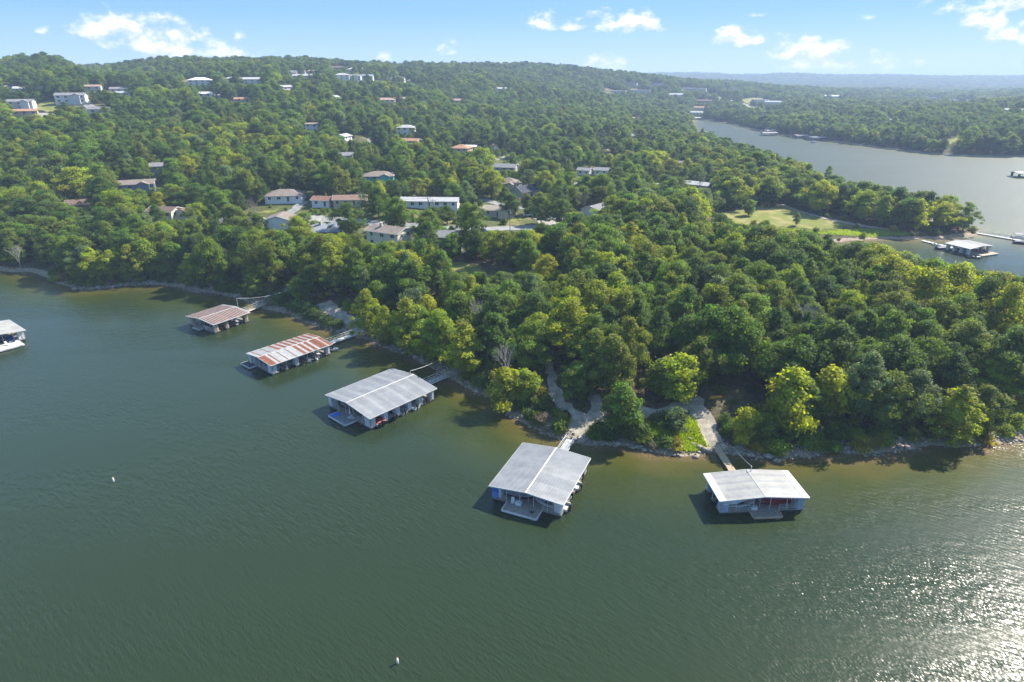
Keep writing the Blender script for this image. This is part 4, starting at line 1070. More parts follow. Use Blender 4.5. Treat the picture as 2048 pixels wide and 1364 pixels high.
# label, pixel of the base, width, depth, yaw, wall, roof, storeys, shape, options
HOUSES = [
 ('cream two storey house with a white sunlit gable end in front of the street', 778, 497, 13.5, 8.5, -38, CRM, TAU, 2, 'gable', dict(chim=True)),
 ('cream gabled house with brown roof showing a bright plain end wall', 330, 452, 11, 8, -38, CRM, BRN, 2, 'gable', dict(extra='garage')),
 ('dark blue house with pale weathered roof beside the orange brown tree', 482, 464, 15, 9, -20, BLG, GRO, 1, 'gable', dict(extra='front_gable', clear=.7)),
 ('white house with glazed front gable and balcony below the street', 560, 473, 9, 10, 72, WHN, TAU, 2, 'gable', dict()),
 ('grey blue roofed house with a chimney and white awning below the street', 652, 476, 12, 9, -14, GRY, (.22, .24, .28), 1, 'gable', dict(chim=True, porch=True)),
 ('white hip roofed house with taupe roof above the bend of the street', 568, 405, 16, 11, -12, WHN, TAU, 1, 'hip', dict()),
 ('small white house with a rusty brown roof above the street', 646, 414, 8, 7, -25, WHN, (.22, .12, .09), 1, 'gable', dict()),
 ('long brown roofed ranch house behind a utility pole', 700, 413, 14, 8, -8, BEI, (.20, .13, .10), 1, 'gable', dict()),
 ('very long low house with a pale grey roof above the street', 860, 417, 25, 9, -10, WHN, LGR, 1, 'gable', dict(pitch=.2)),
 ('turquoise house with a taupe hip roof in the trees', 757, 364, 15, 10, -6, TRQ, TAU, 1, 'hip', dict(extra='front_gable')),
 ('blue grey ranch house with two taupe gables on the wooded slope', 268, 382, 16, 9, -8, BLG, TAU, 1, 'gable', dict(extra='front_gable')),
 ('house with a dark brown roof almost buried in trees', 165, 424, 13, 9, -12, BEI, BRN, 1, 'gable', dict(clear=.8)),
 ('blue grey two storey house peeping out behind dark trees', 322, 356, 9, 8, -10, BLG, GRO, 2, 'gable', dict(clear=.8)),
 ('beige cottage with front gable beside the parked cars', 1000, 434, 13, 8, -14, BEI, (.30, .26, .21), 1, 'gable', dict(extra='front_gable')),
 ('white house with a grey roof and a bright gable front near the bare tree', 1196, 432, 12, 9, 58, WHN, GRO, 1, 'gable', dict()),
 ('taupe roofed house with a steep pyramid entry tower', 1018, 379, 11, 10, -18, BEI, TAU, 1, 'hip', dict(extra='front_gable', pitch=.45)),
 ('house with a dark navy roof in tree shade', 1052, 394, 12, 9, 40, GRY, NVY, 1, 'gable', dict(pitch=.5, clear=.8)),
 ('house with a plain grey roof behind the taupe tower house', 1012, 345, 13, 9, -14, GRY, GRO, 1, 'gable', dict()),
 ('small white shed with a ribbed metal roof', 1107, 348, 7, 5, -20, WHN, LGR, 1, 'gable', dict()),
 ('white garage with a grey roof beside the lawn', 1170, 351, 7.5, 6.5, -16, WHN, GRO, 1, 'gable', dict()),
 ('white house wing partly hidden behind a round tree', 1204, 351, 8, 7, -10, WHN, GRO, 1, 'gable', dict()),
 ('dilapidated pale metal roofed building beside a dead tree', 1396, 381, 15, 9, -22, (.30, .29, .29), LGR, 1, 'gable', dict(pitch=.25)),
 ('dark roofed house deep in the trees by the lake path', 1362, 336, 9, 8, -15, DKB, GRO, 1, 'gable', dict(clear=.7)),
 ('dark blue grey house with a covered porch facing the wood', 888, 506, 12, 8, -8, BLG, GRO, 2, 'gable', dict(clear=.45)),
 ('house with an orange tan pyramid roof', 922, 306, 13, 11, -20, TANW, TER, 1, 'hip', dict()),
 ('low white roofed building next to the orange tan roof', 950, 303, 13, 8, -12, WHN, WRF, 1, 'gable', dict(pitch=.18)),
 ('white house with a small brown front gable by the drive', 996, 300, 10, 8, -30, WHN, PNK, 1, 'gable', dict(extra='front_gable')),
 ('low dark roofed house with white walls among mid slope trees', 680, 322, 14, 8, -6, WHN, GRO, 1, 'gable', dict()),
 ('white house with a light grey roof standing above the trees', 812, 272, 13, 9, -14, WHN, LGR, 2, 'hip', dict()),
 ('pale house with a gable end to the lake half hidden by trees', 685, 283, 10, 8, 60, WHN, LGR, 1, 'gable', dict()),
 ('tall white balcony house between two trees', 624, 266, 9, 8, -10, WHN, TANW, 2, 'flat', dict()),
 ('building with an orange brown roof below the white hip house', 822, 291, 12, 8, -20, TANW, TER, 1, 'gable', dict(clear=.8)),
 ('tan roofed house with walls in shade left of the round tree group', 1226, 311, 13, 8, -16, BEI, PNK, 1, 'hip', dict()),
 ('pale grey roofed bungalow in the lake side trees', 1276, 279, 16, 9, -8, WHN, LGR, 1, 'gable', dict()),
 ('small brick red roofed house in the middle of the wood', 936, 242, 12, 8, -10, BRK, (.30, .14, .11), 1, 'gable', dict(clear=.8)),
 ('small brown roofed house near the pale lawn mid wood', 1205, 278, 12, 8, -10, BRK, PNK, 1, 'gable', dict(clear=.8)),
]
FAR = [
 ('large white two storey house with stepped grey roof on the open slope', 141, 208, 20, 10, -14, WHT, GRO, 2, 'gable', dict(extra='front_gable')),
 ('white house with dormers above the concrete drive', 42, 222, 16, 9, -18, WHT, GRO, 2, 'gable', dict(extra='front_gable')),
 ('long house with a grey roof on the upper slope', 57, 186, 22, 9, -8, WHT, LGR, 1, 'gable', dict()),
 ('tan roofed house at the picture edge on the upper slope', 8, 184, 12, 9, -8, BEI, PNK, 1, 'hip', dict()),
 ('low house with a dark grey roof below the asphalt drive', 196, 229, 14, 9, -8, WHT, GRO, 1, 'gable', dict()),
 ('tan roofed long shed below the concrete drive', 48, 233, 15, 7, -6, TANW, TER, 1, 'gable', dict()),
 ('large brown hip roofed house on the ridge shoulder', 322, 180, 19, 12, -10, BRK, BRN, 1, 'hip', dict(extra='front_gable')),
 ('white mansion with columns and white roof on the slope', 400, 174, 18, 11, -10, WHT, WRF, 2, 'hip', dict()),
 ('white metal roofed house below the white mansion', 412, 196, 13, 9, -25, WHT, WRF, 1, 'gable', dict()),
 ('grey roofed house beside the two tan ones', 456, 199, 16, 9, -10, WHT, GRO, 1, 'gable', dict()),
 ('tan house with orange roof below the grey roofed one', 486, 207, 14, 8, -10, TANW, TER, 1, 'gable', dict()),
 ('white house under the ridge with a broad grey roof', 470, 170, 15, 9, -8, WHT, LGR, 2, 'hip', dict()),
 ('white house partly behind tall trees under the ridge', 505, 172, 14, 9, -8, WHT, LGR, 2, 'gable', dict()),
 ('cream house with pink roof high on the slope', 372, 171, 11, 9, -8, CRM, PNK, 1, 'hip', dict()),
 ('grey roofed house with white gables left of the brown hip roof', 238, 186, 15, 9, -10, WHT, GRO, 1, 'gable', dict()),
 ('pale shed below the grey roofed gables', 246, 194, 11, 7, -10, WHT, LGR, 1, 'gable', dict()),
 ('white house in the gap of trees near the ridge saddle', 185, 181, 12, 8, -10, WHT, PNK, 1, 'gable', dict()),
 ('house with a pink roof just below the crest', 512, 146, 13, 9, -8, WHT, PNK, 1, 'hip', dict()),
 ('white house with blue grey roof in a row under the crest', 577, 151, 16, 9, -8, WHT, GRO, 1, 'gable', dict()),
 ('pale grey house next in the row under the crest', 595, 150, 15, 9, -8, GRY, GRO, 1, 'gable', dict()),
 ('pink roofed house at the end of the row under the crest', 625, 148, 12, 9, -8, WHT, PNK, 1, 'hip', dict()),
 ('long pale house above the clearing', 605, 158, 18, 9, -8, BEI, LGR, 1, 'gable', dict()),
 ('white house by itself left of the white cluster', 652, 160, 13, 9, -8, WHT, GRO, 2, 'hip', dict()),
 ('dark brown house on top of the white cluster', 676, 140, 22, 10, -8, BRK, BRN, 1, 'gable', dict()),
 ('wide white house at the top of the white cluster', 713, 148, 22, 11, -8, WHT, LGR, 2, 'hip', dict()),
 ('white house with grey hip roof low in the white cluster', 684, 161, 15, 10, -8, WHT, LGR, 2, 'hip', dict()),
 ('bright white house in the middle of the white cluster', 705, 163, 17, 10, -8, WHT, GRO, 2, 'gable', dict(extra='front_gable')),
 ('white house with blue roof at the edge of the white cluster', 731, 163, 16, 10, -8, WHT, BLG, 2, 'gable', dict(extra='front_gable')),
 ('tan flat topped house beyond the white cluster', 766, 162, 18, 9, -8, TANW, TANW, 1, 'flat', dict()),
 ('tan roofed house on the shoulder past the white cluster', 795, 166, 16, 10, -8, WHT, TAU, 2, 'hip', dict()),
 ('white house farthest along the shoulder past the white cluster', 824, 167, 13, 9, -8, WHT, TAU, 1, 'hip', dict()),
 ('small white house with a bright gable on the mid slope', 666, 202, 11, 8, 55, WHT, LGR, 1, 'gable', dict()),
 ('small white house beside the bright gable on the mid slope', 682, 204, 9, 7, -8, WHT, GRO, 1, 'gable', dict()),
 ('white house in the wood below the shoulder', 569, 182, 12, 8, 40, WHT, LGR, 1, 'gable', dict()),
 ('pink roofed house in deep wood below the shoulder', 770, 206, 17, 9, -8, WHT, PNK, 1, 'hip', dict()),
 ('small house with a pink roof beside the deep wood one', 799, 205, 10, 8, -8, WHT, PNK, 1, 'gable', dict()),
 ('lone house with a pale pink roof in the wood', 914, 207, 14, 9, -8, BEI, PNK, 1, 'hip', dict()),
 ('white house on the wooded flank far along the ridge', 1000, 183, 16, 9, -8, WHT, LGR, 1, 'gable', dict()),
 ('house with a brown roof high on the flank', 938, 148, 16, 9, -8, WHT, PNK, 1, 'hip', dict()),
 ('pale flat building on the crest skyline', 800, 131, 36, 12, -6, GRY, LGR, 1, 'flat', dict()),
 ('white house on the skyline at the ridge end', 1222, 152, 20, 10, -6, CRM, PNK, 1, 'gable', dict()),
 ('brown brick house by the lake side wood', 1272, 243, 14, 9, -8, BRK, PNK, 1, 'gable', dict(clear=.8)),
 ('long white commercial building at the foot of the ridge', 1230, 185, 36, 14, -6, WHT, LGR, 1, 'flat', dict(name='commercial_building', cat='building')),
 ('low pale commercial building beside the long white one', 1280, 186, 34, 14, -6, GRY, LGR, 1, 'flat', dict(name='commercial_building', cat='building')),
 ('white roofed store above the low pale building', 1312, 172, 26, 12, -6, WHT, LGR, 1, 'flat', dict(name='commercial_building', cat='building')),
 ('grey flat roofed store on the ridge foot', 1262, 172, 22, 12, -6, GRY, LGR, 1, 'flat', dict(name='commercial_building', cat='building')),
 ('long flat commercial building near the highway', 1385, 181, 50, 16, -6, GRY, LGR, 1, 'flat', dict(name='commercial_building', cat='building')),
 ('white church like building with a steep roof in the valley', 1352, 196, 24, 14, -10, WHT, LGR, 2, 'gable', dict()),
 ('brown roofed motel in the trees above the channel head', 1406, 206, 30, 12, -8, BRK, BRN, 1, 'gable', dict()),
 ('long terracotta roofed building above the channel head', 1404, 220, 30, 10, -8, WHT, TER, 1, 'hip', dict()),
 ('white roofed marina shop above the channel head', 1390, 229, 22, 10, -8, WHT, LGR, 1, 'gable', dict()),
 ('pink roofed building on the rise past the highway', 1465, 180, 34, 12, -6, WHT, PNK, 1, 'flat', dict(name='commercial_building', cat='building')),
 ('grey warehouse beside the highway embankment', 1522, 206, 26, 14, -6, WHT, GRO, 1, 'flat', dict(name='commercial_building', cat='building')),
 ('white warehouse below the grey one', 1548, 211, 26, 12, -6, WHT, LGR, 1, 'gable', dict(name='commercial_building', cat='building')),
 ('long white roofed hall on the far bank rise', 1667, 198, 36, 14, -6, GRY, WRF, 1, 'gable', dict(name='commercial_building', cat='building')),
 ('dark blue roofed hall on the far bank rise', 1868, 200, 32, 14, -6, GRY, BLG, 1, 'flat', dict(name='commercial_building', cat='building')),
 ('very large pale grey warehouse on the far bank skyline', 1932, 206, 46, 24, -6, GRY, LGR, 1, 'flat', dict(name='commercial_building', cat='building')),
 ('white flat roofed house above the far bank', 1804, 246, 24, 12, -8, WHT, WRF, 1, 'flat', dict()),
 ('grey roofed house on the far bank hill', 2010, 216, 18, 10, -8, WHT, GRO, 1, 'gable', dict()),
 ('white house at the picture edge on the far bank hill', 2030, 226, 16, 10, -8, WHT, LGR, 1, 'gable', dict()),
]
_hp_ = on_many([(h[1], h[2]) for h in HOUSES + FAR])
for i, (h, (hx_, hy_)) in enumerate(zip(HOUSES + FAR, _hp_)):
    kw = dict(h[10]); kw.setdefault('detail', 2 if i < len(HOUSES) else 1)
    if i >= len(HOUSES): kw.setdefault('group', 'far houses on the slopes'); kw.setdefault('clear', .97 if kw.get('name') else .9)
    k = 1.0 if i < len(HOUSES) or hy_ < 650 else 1.2
    house(h[0], hx_, hy_ + h[4] * .3, h[3] * k, h[4] * k, h[5], h[6], h[7], 2 if kw.get('name') else h[8], h[9], **kw)

# ---- parked cars
_CAR = {}
def car(label, u, v, rz, m, van=False):
    x, y = on(u, v); root = empty('parked_car', (x, y, hz(x, y) + .22), R(rz)); tag(root, label, 'car', 'cars parked by the houses')
    if not _CAR:
        _CAR['glass'] = MB().add([(-1.35, -.72, .9), (.95, -.72, .9), (.95, .72, .9), (-1.35, .72, .9), (-1.05, -.6, 1.38), (.25, -.6, 1.38), (.25, .6, 1.38), (-1.05, .6, 1.38)], [(0,1,5,4), (1,2,6,5), (2,3,7,6), (3,0,4,7), (4,5,6,7)]).mesh('window', M_GLASS)
        b = MB(); b.bar((0, -.1, 0), (0, .1, 0), .33, 12); _CAR['wheel'] = b.mesh('wheel', M_RUBBER)
        b = MB(); b.bar((0, -.115, 0), (0, .115, 0), .2, 8); _CAR['rim'] = b.mesh('rim', M_STEEL)
    b = MB(); b.prism([(-2.25, .35), (2.2, .35), (2.25, .65), (2.1, .78), (1.0, .92), (-1.4, .95), (-2.2, .88)], 'y', -.88, .88); b.build('body', m, root)
    b = MB(); b.box(-1.0, .2, -.58, .58, 1.383, 1.43); b.build('roof', m, root)
    mobj('window', _CAR['glass'], None, root)
    for sx in (-1.35, 1.35):
        for sy in (-.8, .8):
            wo = mobj('wheel', _CAR['wheel'], None, root); wo.location = (sx, sy, .33); mobj('rim', _CAR['rim'], None, wo)
CARW = paint((.62, .63, .64), .3, .04, 1, .6); CARD = paint((.04, .045, .05), .3, .04, 1, .6); CARB = paint((.10, .16, .26), .3, .04, 1, .6); CARS = paint((.34, .35, .36), .3, .04, 1, .6)
car('white car parked in front of the beige cottage', 1056, 433, 10, CARW); car('dark car next to the white one by the beige cottage', 1076, 436, 20, CARD)
car('silver car on the pale apron under the oak', 1098, 441, 80, CARS); car('dark car at the end of the driveway by the street bend', 576, 437, 100, CARD)
car('white car by the drive above the tan gable house', 1140, 340, 5, CARW); car('dark car on the concrete drive of the open slope', 87, 226, 0, CARD)
car('dark blue car at the edge of the street by the sunlit lawn', 968, 466, 0, CARB)
for (u, v, hw, cl) in [(610, 436, 6, .9), (650, 440, 7, .95), (690, 444, 6, .9), (720, 446, 5, .7), (950, 460, 6, .85), (985, 461, 6, .9), (1010, 461, 6, .85), (1120, 446, 7, .85), (1095, 452, 6, .8), (595, 420, 5, .8), (880, 458, 6, .6), (800, 452, 6, .5),
        (985, 405, 4, .7), (1000, 320, 6, .7), (744, 283, 6, .9), (1055, 255, 8, .7), (1335, 368, 7, .8), (1160, 370, 5, .6), (60, 230, 12, .9), (100, 212, 14, .9), (180, 212, 9, .9), (205, 190, 10, .8),
        (1470, 425, 10, .97), (1510, 432, 10, .97), (1550, 440, 10, .97), (1600, 445, 10, .97), (1650, 452, 9, .97), (1590, 424, 7, .9), (1640, 438, 7, .9), (1700, 452, 7, .97), (1750, 462, 7, .97), (1800, 468, 6, .97), (1690, 468, 7, .97), (1750, 474, 6, .97), (1620, 462, 8, .9), (1560, 455, 8, .9),
        (1100, 725, 1, .6), (1102, 755, 1, .4), (1110, 790, 1.4, .6), (1125, 815, 2, .8), (1150, 832, 3, .95), (1180, 838, 3, .9), (1210, 836, 3, .7), (1290, 829, 3, .95), (1330, 826, 3, .95), (1395, 812, 4, .95), (1408, 845, 3, .97), (1425, 890, 3, .97), (1385, 870, 3, .97), (1395, 890, 3, .97), (1150, 865, 3, .97), (1140, 850, 3, .9), (1195, 800, 2, .8),
        (665, 622, 3, .95), (685, 635, 3, .97), (705, 648, 3, .97), (722, 658, 2, .97), (645, 608, 3, .9), (552, 590, 2.5, .9), (570, 582, 2.5, .7), (910, 748, 3, .9), (940, 740, 3, .6),
        (885, 540, 12, .6), (930, 545, 12, .6), (1070, 545, 10, .6), (1430, 200, 14, .8), (1470, 205, 14, .9), (1500, 214, 14, .9), (1530, 222, 14, .8), (1500, 200, 14, .8), (1910, 280, 14, .85), (1450, 445, 8, .8), (690, 196, 12, .4), (715, 170, 14, .9), (1432, 798, 2, .97)]:
    x, y = on(u, v); TARGETS.append((x, y, hw, hz(x, y) + .2, cl))
# ------------------------------------------------------------------ trees
def crown_points(seed, hgt, base, rad, top_p, n_clump, leaf_n, leaf_s, clump_r, droop=0.0):
    """leaf faces gathered in clumps over an uneven crown"""
    g = np.random.default_rng(seed)
    ph = g.uniform(0, 6.28, 6)
    V, F, A, C = [], [], [], []
    k = 0; tries = 0
    golden = 2.39996
    for i in range(n_clump):
        t = (i + .5) / n_clump
        zf = 1 - t ** 0.85                                   # 1 top .. 0 bottom
        a = i * golden + g.uniform(-.4, .4)
        prof = (max(zf, 0.0) ** .42 if False else 1) * (1 - abs(2 * zf - top_p) ** 2.2 * .75) if top_p >= 0 else (1 - zf) ** .9 + .08
        lob = 1 + .28 * math.sin(2 * a + ph[0] + 3 * zf) + .2 * math.sin(3 * a + ph[1] - 4 * zf) + .12 * math.sin(5 * a + ph[2])
        rr = rad * max(.12, prof) * lob * g.uniform(.62, 1.0)
        if i % 4 == 3: rr *= .45
        C.append((rr * math.cos(a), rr * math.sin(a), base + (hgt - base) * (zf * .93 + g.uniform(-.07, .09)), clump_r * g.uniform(.5, 1.45)))
    C = np.array(C)
    per = leaf_n // n_clump
    for (cx, cy, cz, cr) in C:
        n = int(per * (cr / clump_r) ** 1.5)
        d = g.normal(size=(n, 3)); d /= np.linalg.norm(d, axis=1)[:, None]
        d[:, 2] = np.where(d[:, 2] < -.35, -d[:, 2] * .6, d[:, 2])
        r = cr * g.uniform(.35, 1.0, n) ** .5
        p = d * r[:, None] * np.array([1, 1, .72]) + np.array([cx, cy, cz])
        p += g.normal(0, .2, (n, 3))
        out = p - np.array([0, 0, base + (hgt - base) * .35]); out /= np.linalg.norm(out, axis=1)[:, None] + 1e-6
        nrm = d * .7 + out * .5 + g.normal(0, .55, (n, 3)) + np.array([0, 0, .25]); nrm /= np.linalg.norm(nrm, axis=1)[:, None]
        up = g.normal(size=(n, 3)); t1 = np.cross(nrm, up); t1 /= np.linalg.norm(t1, axis=1)[:, None] + 1e-6; t2 = np.cross(nrm, t1)
        s = leaf_s * g.uniform(.6, 1.35, n)[:, None]
        q = np.stack([p - t1 * s, p - t2 * s * .62 + nrm * s * .12, p + t1 * s, p + t2 * s * .62 - nrm * s * .1], 1)
        V.append(q.reshape(-1, 3)); A.append(np.repeat(np.clip(g.normal(.5, .22, n) + g.normal(0, .2), 0, 1), 4)); k += n
    V = np.concatenate(V); F = np.arange(len(V)).reshape(-1, 4)
    return V, F, np.concatenate(A), C

def trunk_mb(seed, hgt, base, C, r0):
    g = random.Random(seed); b = MB()
    p = Vector((0, 0, -1.2)); q = Vector((g.uniform(-.25, .25), g.uniform(-.25, .25), base + (hgt - base) * .15))
    b.bar(p, q, r0 * 1.25, 7, r0 * .8)
    top = Vector((q.x * 1.8, q.y * 1.8, base + (hgt - base) * .7)); b.bar(q, top, r0 * .8, 6, r0 * .25)
    for i in range(0, len(C), max(1, len(C) // 9)):
        c = Vector(C[i][:3]); s = q.lerp(top, min(.9, max(0, (c.z - q.z) / (top.z - q.z + .01) * .6)))
        m = s.lerp(c, .5) + Vector((0, 0, .35)); b.bar(s, m, r0 * .38, 5, r0 * .22); b.bar(m, c, r0 * .22, 4, r0 * .08)
    return b

SPEC = {  # height, base, radius, profile, clumps, leaves, leaf size, clump radius, trunk radius
    'oak_tree': (13.0, 2.4, 5.2, .85, 84, 11500, .225, 1.25, .26),
    'sycamore_tree': (14.0, 2.0, 3.9, .72, 70, 9000, .23, 1.1, .21),
    'cedar_tree': (9.5, .7, 1.9, -1, 40, 3600, .20, .75, .15),
    'young_tree': (7.5, 1.2, 2.3, .8, 32, 4200, .20, .85, .11),
    'bush': (2.4, .1, 1.35, .75, 13, 1100, .17, .62, .04)}
NVAR = {'oak_tree': 6, 'sycamore_tree': 5, 'cedar_tree': 2, 'young_tree': 3, 'bush': 4}
PROTO, VARS = {}, []
asset = bpy.data.collections.new('tree_kinds')          # holds what the far woodland is scattered from
for kind, (hg, bs, rd, pf, nc, nl, ls, cr_, tr) in SPEC.items():
    for q in range(NVAR[kind]):
        sh = (1 + .16 * math.sin(q * 2.1), 1 + .14 * math.cos(q * 1.7))
        V, F, A, C = crown_points(100 + 17 * q + len(kind), hg * sh[0] if kind != 'bush' else hg, bs, rd * sh[1], pf, nc, nl, ls, cr_)
        cm = np_mesh('crown', V, F, M_LEAF); fattr(cm, 'leafvar', A)
        tm = trunk_mb(q + len(kind), hg * sh[0] if kind != 'bush' else hg, bs, C, tr).mesh('trunk', M_BARK)
        PROTO[(kind, q)] = (cm, tm, hg * sh[0], rd * sh[1])
        jv = np.concatenate([V, np.array([v.co[:] for v in tm.vertices])])
        me = bpy.data.meshes.new('tree')
        tf = [tuple(i + len(V) for i in p.vertices) for p in tm.polygons if len(p.vertices) == 4]
        fj = np.concatenate([F, np.array(tf)])
        me = np_mesh('tree', jv, fj, M_LEAF); me.materials.append(M_BARK)
        fattr(me, 'leafvar', np.concatenate([A, np.full(len(tm.vertices), .5)]))
        mi = np.zeros(len(fj), np.int32); mi[len(F):] = 1; me.polygons.foreach_set('material_index', mi)
        o = bpy.data.objects.new('tree_%02d' % len(VARS), me); asset.objects.link(o); VARS.append((kind, q))
VIDX = {k: i for i, k in enumerate(VARS)}

TINTS = {'dark green': (.082, .138, .021), 'deep green': (.060, .104, .019), 'mid green': (.122, .192, .023), 'olive green': (.142, .182, .024), 'grey green': (.130, .180, .062),
         'yellow green': (.205, .262, .023), 'bright yellow green': (.272, .305, .021), 'brown': (.23, .125, .042), 'golden': (.28, .24, .02), 'dry grey': (.21, .18, .11)}

def jitter_tint(c, a=.16):
    v = 1 + random.uniform(-a, a); return (c[0] * v * random.uniform(.92, 1.08), c[1] * v, c[2] * v * random.uniform(.85, 1.15))

def add_tree(kind, x, y, h, spread, tint, label, group, cat='tree'):
    q = random.randrange(NVAR[kind]); cm, tm, hg, rd = PROTO[(kind, q)]
    r = empty(kind, (x, y, hz(x, y) - .1), random.uniform(0, 6.28)); tag(r, label, cat, group)
    s = h / hg; sxy = spread / rd if spread else s * random.uniform(.9, 1.1)
    r.scale = (sxy, sxy, s)
    c = mobj('crown', cm, None, r); c['tint'] = jitter_tint(TINTS[tint], .1)
    mobj('trunk' if kind != 'bush' else 'stem', tm, None, r)
    return r

